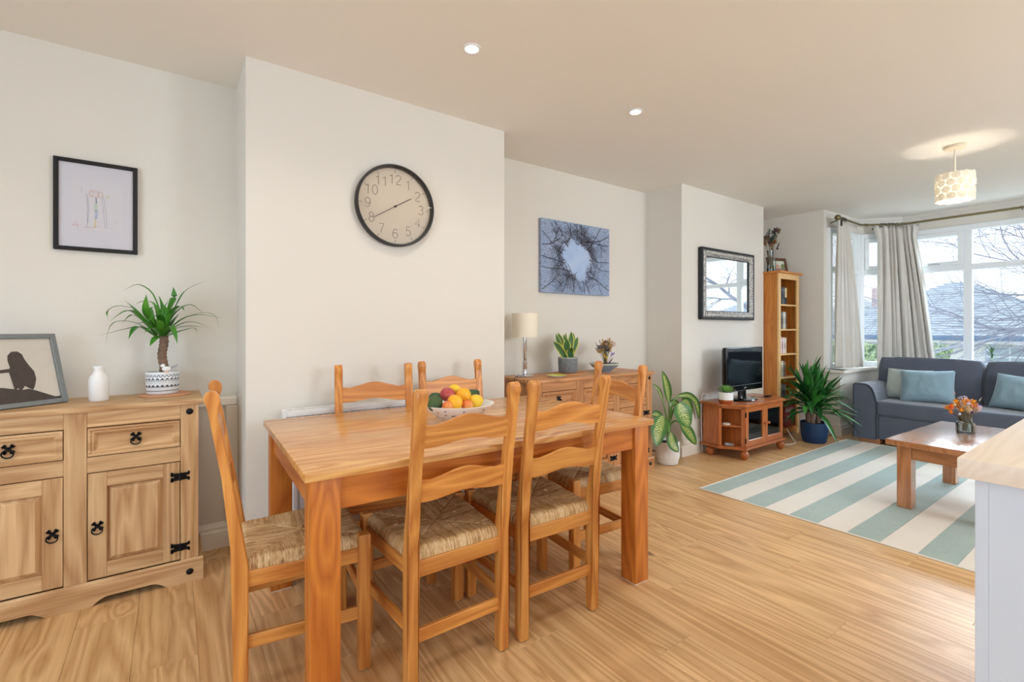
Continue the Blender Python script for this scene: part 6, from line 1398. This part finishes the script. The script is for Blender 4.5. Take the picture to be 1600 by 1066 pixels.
# ------------------------------------------------------------------ recessed downlights
dg = emis('downlight_glow', (255, 250, 240), 14)
dl_lab = {0: 'recessed downlight over the dining table, nearer one', 1: 'recessed downlight beyond the right end of the dining table'}
for k, (x, y) in enumerate(SPOTS):
    t = thing('downlight', dl_lab.get(k, ['recessed downlight above the near sideboard, nearest the left alcove', 'recessed downlight by the garden door wall', 'recessed downlight over the left front end of the dining table', 'recessed downlight above the front of the dining table', 'recessed downlight above the peninsula end', 'recessed downlight in the corner by the garden door', 'recessed downlight at the kitchen side, left', 'recessed downlight at the kitchen side, right'][k - 2]), 'ceiling light', (x, y, H), group='recessed downlights')
    part('bezel', B().lathe([(.031, 0), (.044, -.001), (.043, -.005), (.032, -.007), (.030, -.002)], (0, 0, 0), 32), M['steelwhite'], t, True)
    part('lens', B().lathe([(0, -.003), (.030, -.003), (.030, -.001), (0, -.001)], (0, 0, 0), 24), dg, t)
    l = bpy.data.lights.new('downlight_beam', 'SPOT'); l.energy = SPOT_POWER; l.color = WARM; l.spot_size = radians(140); l.spot_blend = .8; l.shadow_soft_size = .035
    o = bpy.data.objects.new('downlight_beam', l); COL.objects.link(o); o.parent = t; o.location = (0, 0, -.012)

# ------------------------------------------------------------------ kitchen peninsula at the right edge
t = thing('worktop', 'thick pale oak worktop of the kitchen peninsula at the right edge', 'worktop')
WZ = .905; CX, CY = 1.312, .264
part('worktop_board', B().box(CX, 2.35, -1.6, CY, WZ - .040, WZ, .003, 2), WORK, t, True)
t = thing('peninsula_cabinet', 'white kitchen peninsula cabinet under the oak worktop', 'cabinet')
cw_ = mat('cabinet_white', (208, 216, 228), .4)
part('end_panel', B().box(CX + .012, 2.32, CY - .045, CY - .025, 0, WZ - .041, .001), cw_, t)
part('side_panel', B().box(CX + .012, CX + .030, -1.58, CY - .045, 0, WZ - .041, .001), cw_, t)
part('carcass', B().box(CX + .030, 2.30, -1.58, CY - .045, .0, WZ - .045), cw_, t)

# ------------------------------------------------------------------ outside
GZ = -1.5
b = B(); b.box(7.4, 90, -60, 60, GZ - .2, GZ); struct('ground', b, mat('paled_asphalt_and_lawn', (178, 184, 176), .95, noise_amt=.2, noise_scale=.4))  # ground colour lightened to bounce light onto the bungalow
rend = mat('white_render', (244, 246, 248), .9); roofm = mat('hazed_slate_tile', (196, 206, 218), .85, noise_amt=.06, noise_scale=2)  # roof tiles paled: distance haze put into their colour
gut = mat('blue_gutter', (112, 140, 178), .6)
t = thing('bungalow', 'white rendered bungalow with a grey hipped roof across the road', 'house', (0, 0, 0))
HX, HY0, HY1, EZ, RZ_ = 28.0, -16.0, 6.6, .80, 3.42
part('walls', B().box(HX, HX + 9, HY0, 6.05, GZ, EZ), rend, t)
# main hipped roof in courses: each course a long tile strip, plus the peaked front hip
def courses(p0, p1, q0, q1, n, nm='roof_course'):
    """strips between lower edge p0-p1 and upper edge q0-q1"""
    p0, p1, q0, q1 = map(Vector, (p0, p1, q0, q1)); nrm = (p1 - p0).cross(q0 - p0).normalized(); nrm = nrm if nrm.z > 0 else -nrm
    for k in range(n):
        a, c_ = k / n, (k + 1.12) / n; b = B(); c_ = min(c_, 1)
        A, Bq, C, D = p0.lerp(q0, a), p1.lerp(q1, a), p1.lerp(q1, c_), p0.lerp(q0, c_); up = nrm * .07
        vs = [b.bm.verts.new(v) for v in (A + up, Bq + up, C + nrm * .01, D + nrm * .01, A - nrm * .01, Bq - nrm * .01)]
        b.bm.faces.new(vs[:4]); b.bm.faces.new((vs[4], vs[5], vs[1], vs[0])); part(nm, b, roofm, t)
# ridge runs along y; front pitch faces us (-x)
RXm = HX + 4.5
courses((HX - .4, HY1, EZ), (HX - .4, HY0, EZ), (RXm, 3.0, RZ_ - .35), (RXm, HY0 + 4, RZ_ - .35), 22)
courses((HX - .4, HY1, EZ), (HX + 9.4, HY1, EZ), (RXm, 3.0, RZ_ - .35), (RXm, 3.0, RZ_ - .35), 22)
# taller hip standing forward at the left
PKx, PKy = HX + 3.2, 6.22
P0 = (HX - .5, 12.2, EZ + .02); P1 = (HX - .5, 1.4, EZ + .02)
courses(P0, P1, (PKx, PKy + .25, RZ_), (PKx, PKy - .25, RZ_), 24)
courses((HX + 8, 12.2, EZ), P0, (PKx, PKy + .25, RZ_), (PKx, PKy + .25, RZ_), 24)
courses(P1, (HX + 8, 1.4, EZ), (PKx, PKy - .25, RZ_), (PKx, PKy - .25, RZ_), 24)
part('gutter', B().box(HX - .62, HX - .50, HY0, 12.3, EZ - .14, EZ + .03, .02), gut, t); part('fascia', B().box(HX - .50, HX - .44, HY0, 12.2, EZ - .28, EZ), rend, t)
part('walls', B().box(HX + .6, HX + 7.5, 6.0, 11.8, GZ, EZ), rend, t)
for wy in (4.25, 2.5, .2, -2.2, -4.6):
    w_ = part('window', B().box(HX - .05, HX + .02, wy - 1.0, wy + .55, -.75, .42, .01), M['upvc'], t)
    for (ya, yb, z0_, z1_) in ((wy - .93, wy - .28, -.68, -.05), (wy - .22, wy + .48, -.68, -.05), (wy - .93, wy - .28, .02, .36), (wy - .22, wy + .48, .02, .36)): part('pane', B().box(HX - .07, HX - .045, ya, yb, z0_, z1_), mat('far_glass', (176, 192, 204), .1) if 'far_glass' not in bpy.data.materials else bpy.data.materials['far_glass'], w_)
ch = part('chimney', B().box(31.2, 32.0, 9.25, 9.75, EZ, 3.35), mat('hazed_far_brick', (206, 184, 184), .9, noise_amt=.1, noise_scale=5), t); part('chimney_pot', B().lathe([(.14, 3.35), (.12, 3.6), (0, 3.6)], (31.6, 9.5, 0), 12), mat('pot_clay', (190, 150, 130), .9), ch)  # brick colour lightened to paint in the haze
# hedge
m, nt, bb = base_mat('hedge_leaves'); tcx = N(nt, 'ShaderNodeTexCoord'); nz = N(nt, 'ShaderNodeTexNoise'); nz.inputs['Scale'].default_value = 9; nz.inputs['Detail'].default_value = 6; nt.links.new(tcx.outputs['Object'], nz.inputs[0]); cr = N(nt, 'ShaderNodeValToRGB'); nt.links.new(nz.outputs['Fac'], cr.inputs[0]); cr.color_ramp.elements[0].color = rgb(92, 122, 92); cr.color_ramp.elements[1].color = rgb(186, 206, 160); cr.color_ramp.elements[0].position = .4; cr.color_ramp.elements[1].position = .62; nt.links.new(cr.outputs[0], bb.inputs['Base Color']); bb.inputs['Roughness'].default_value = .9
b = B(); q = bmesh.ops.create_cube(b.bm, size=1); bmesh.ops.subdivide_edges(b.bm, edges=b.bm.edges[:], cuts=40, use_grid_fill=True)
for v in b.bm.verts:
    v.co = Vector((21.2 + v.co.x * 1.3, 7.1 + v.co.y * 5.0, GZ + (v.co.z + .5) * 2.08)); nn_ = noise.noise_vector(v.co * 2.6) * .14 + noise.noise_vector(v.co * 7) * .06; v.co += nn_
o = part('hedge', b, m, None, True); tag(o, 'clipped green hedge on the left in front of the bungalow', 'hedge')
# distant bare trees
dtm = mat('hazed_tree_grey', (200, 208, 216), .95, noise_amt=.1, noise_scale=1.2)  # haze painted into the crowns and trunks as pale grey
def bare_tree(name, label, base, trunkdir, L0, r0, depth, m_, seed, group=None, spread=.6, droop=0, limit=900, first=None):
    rd = random.Random(seed); t_ = thing(name, label, 'tree', base, group=group); segs = {0: B(), 1: B(), 2: B()}; cnt = [0]; limbs = []
    def grow(p, d, L_, r, lev):
        if cnt[0] > limit: return
        cnt[0] += 1; pts = [p]; n_ = 5
        for k in range(n_):
            d = (d + Vector((rd.gauss(0, .13), rd.gauss(0, .13), rd.gauss(0, .13) - droop * (lev > 1)))).normalized(); pts.append(pts[-1] + d * L_ / n_)
        rs_ = [r * (1 - .45 * k / n_) for k in range(n_ + 1)]
        if lev <= 1: b_ = B(); b_.tube(pts, rs_, 7 if lev == 0 else 6, caps=False); limbs.append((lev, b_))
        else: segs[2].tube(pts, [max(q, .0035) for q in rs_], 3, caps=False)
        if lev < depth:
            for k in range(2, n_ + 1):
                for _ in range(2 if lev else 1):
                    if rd.random() < (.9 if lev < 2 else .72):
                        v = Vector((rd.gauss(0, 1), rd.gauss(0, 1), rd.gauss(.1, 1))); v = (v - d * v.dot(d)).normalized(); grow(pts[k], (d + v * spread * rd.uniform(.6, 1.3)).normalized(), L_ * rd.uniform(.5, .72), rs_[k] * .6, lev + 1)
    for dd, LL, rr_, z in (first or [(trunkdir, L0, r0, 0)]): grow(Vector((0, 0, z)), Vector(dd).normalized(), LL, rr_, 0 if not first else 1)
    for lev, b_ in limbs: part('trunk' if lev == 0 else 'limb', b_, m_, t_, True)
    tw = part('twigs', segs[2], m_, t_); tw['kind'] = 'stuff'; return t_
bark2 = mat('cherry_bark', (142, 144, 160), .95, noise_amt=.15, noise_scale=8)
ct = bare_tree('cherry_tree', 'bare spreading cherry tree just outside the front bay window', (12.6, -1.0, GZ), None, 0, 0, 4, bark2, 12, spread=.60, droop=.02, limit=2200,
          first=[((-.12, 1.0, .03), 3.0, .055, 2.75), ((-.25, 1, .13), 2.9, .045, 2.9), ((.22, 1, -.02), 2.8, .04, 2.95), ((0, -1, .3), 2.2, .06, 2.9), ((.1, .95, .20), 2.6, .04, 2.85)])
part('trunk', B().tube([(0, 0, 0), (.03, .02, 1.2), (0, 0, 2.4), (-.02, .0, 3.05)], [.16, .12, .10, .08], 12), bark2, ct, True)
for k, (x, y, hgt) in enumerate(((52, 17.6, 8.0), (55, 16.4, 8.0), (60, 9.6, 8.2), (61, 6.8, 8.0), (60, 4.0, 8.4))):
    b = B()
    for q in range(16): rd = random.Random(k * 50 + q); a = rd.uniform(0, 2 * pi); r = rd.uniform(0, 1.6); b.ball((r * cos(a), r * sin(a), hgt * rd.uniform(.35, .95) * .62), rd.uniform(.7, 1.2), sub=2, jit=.5)
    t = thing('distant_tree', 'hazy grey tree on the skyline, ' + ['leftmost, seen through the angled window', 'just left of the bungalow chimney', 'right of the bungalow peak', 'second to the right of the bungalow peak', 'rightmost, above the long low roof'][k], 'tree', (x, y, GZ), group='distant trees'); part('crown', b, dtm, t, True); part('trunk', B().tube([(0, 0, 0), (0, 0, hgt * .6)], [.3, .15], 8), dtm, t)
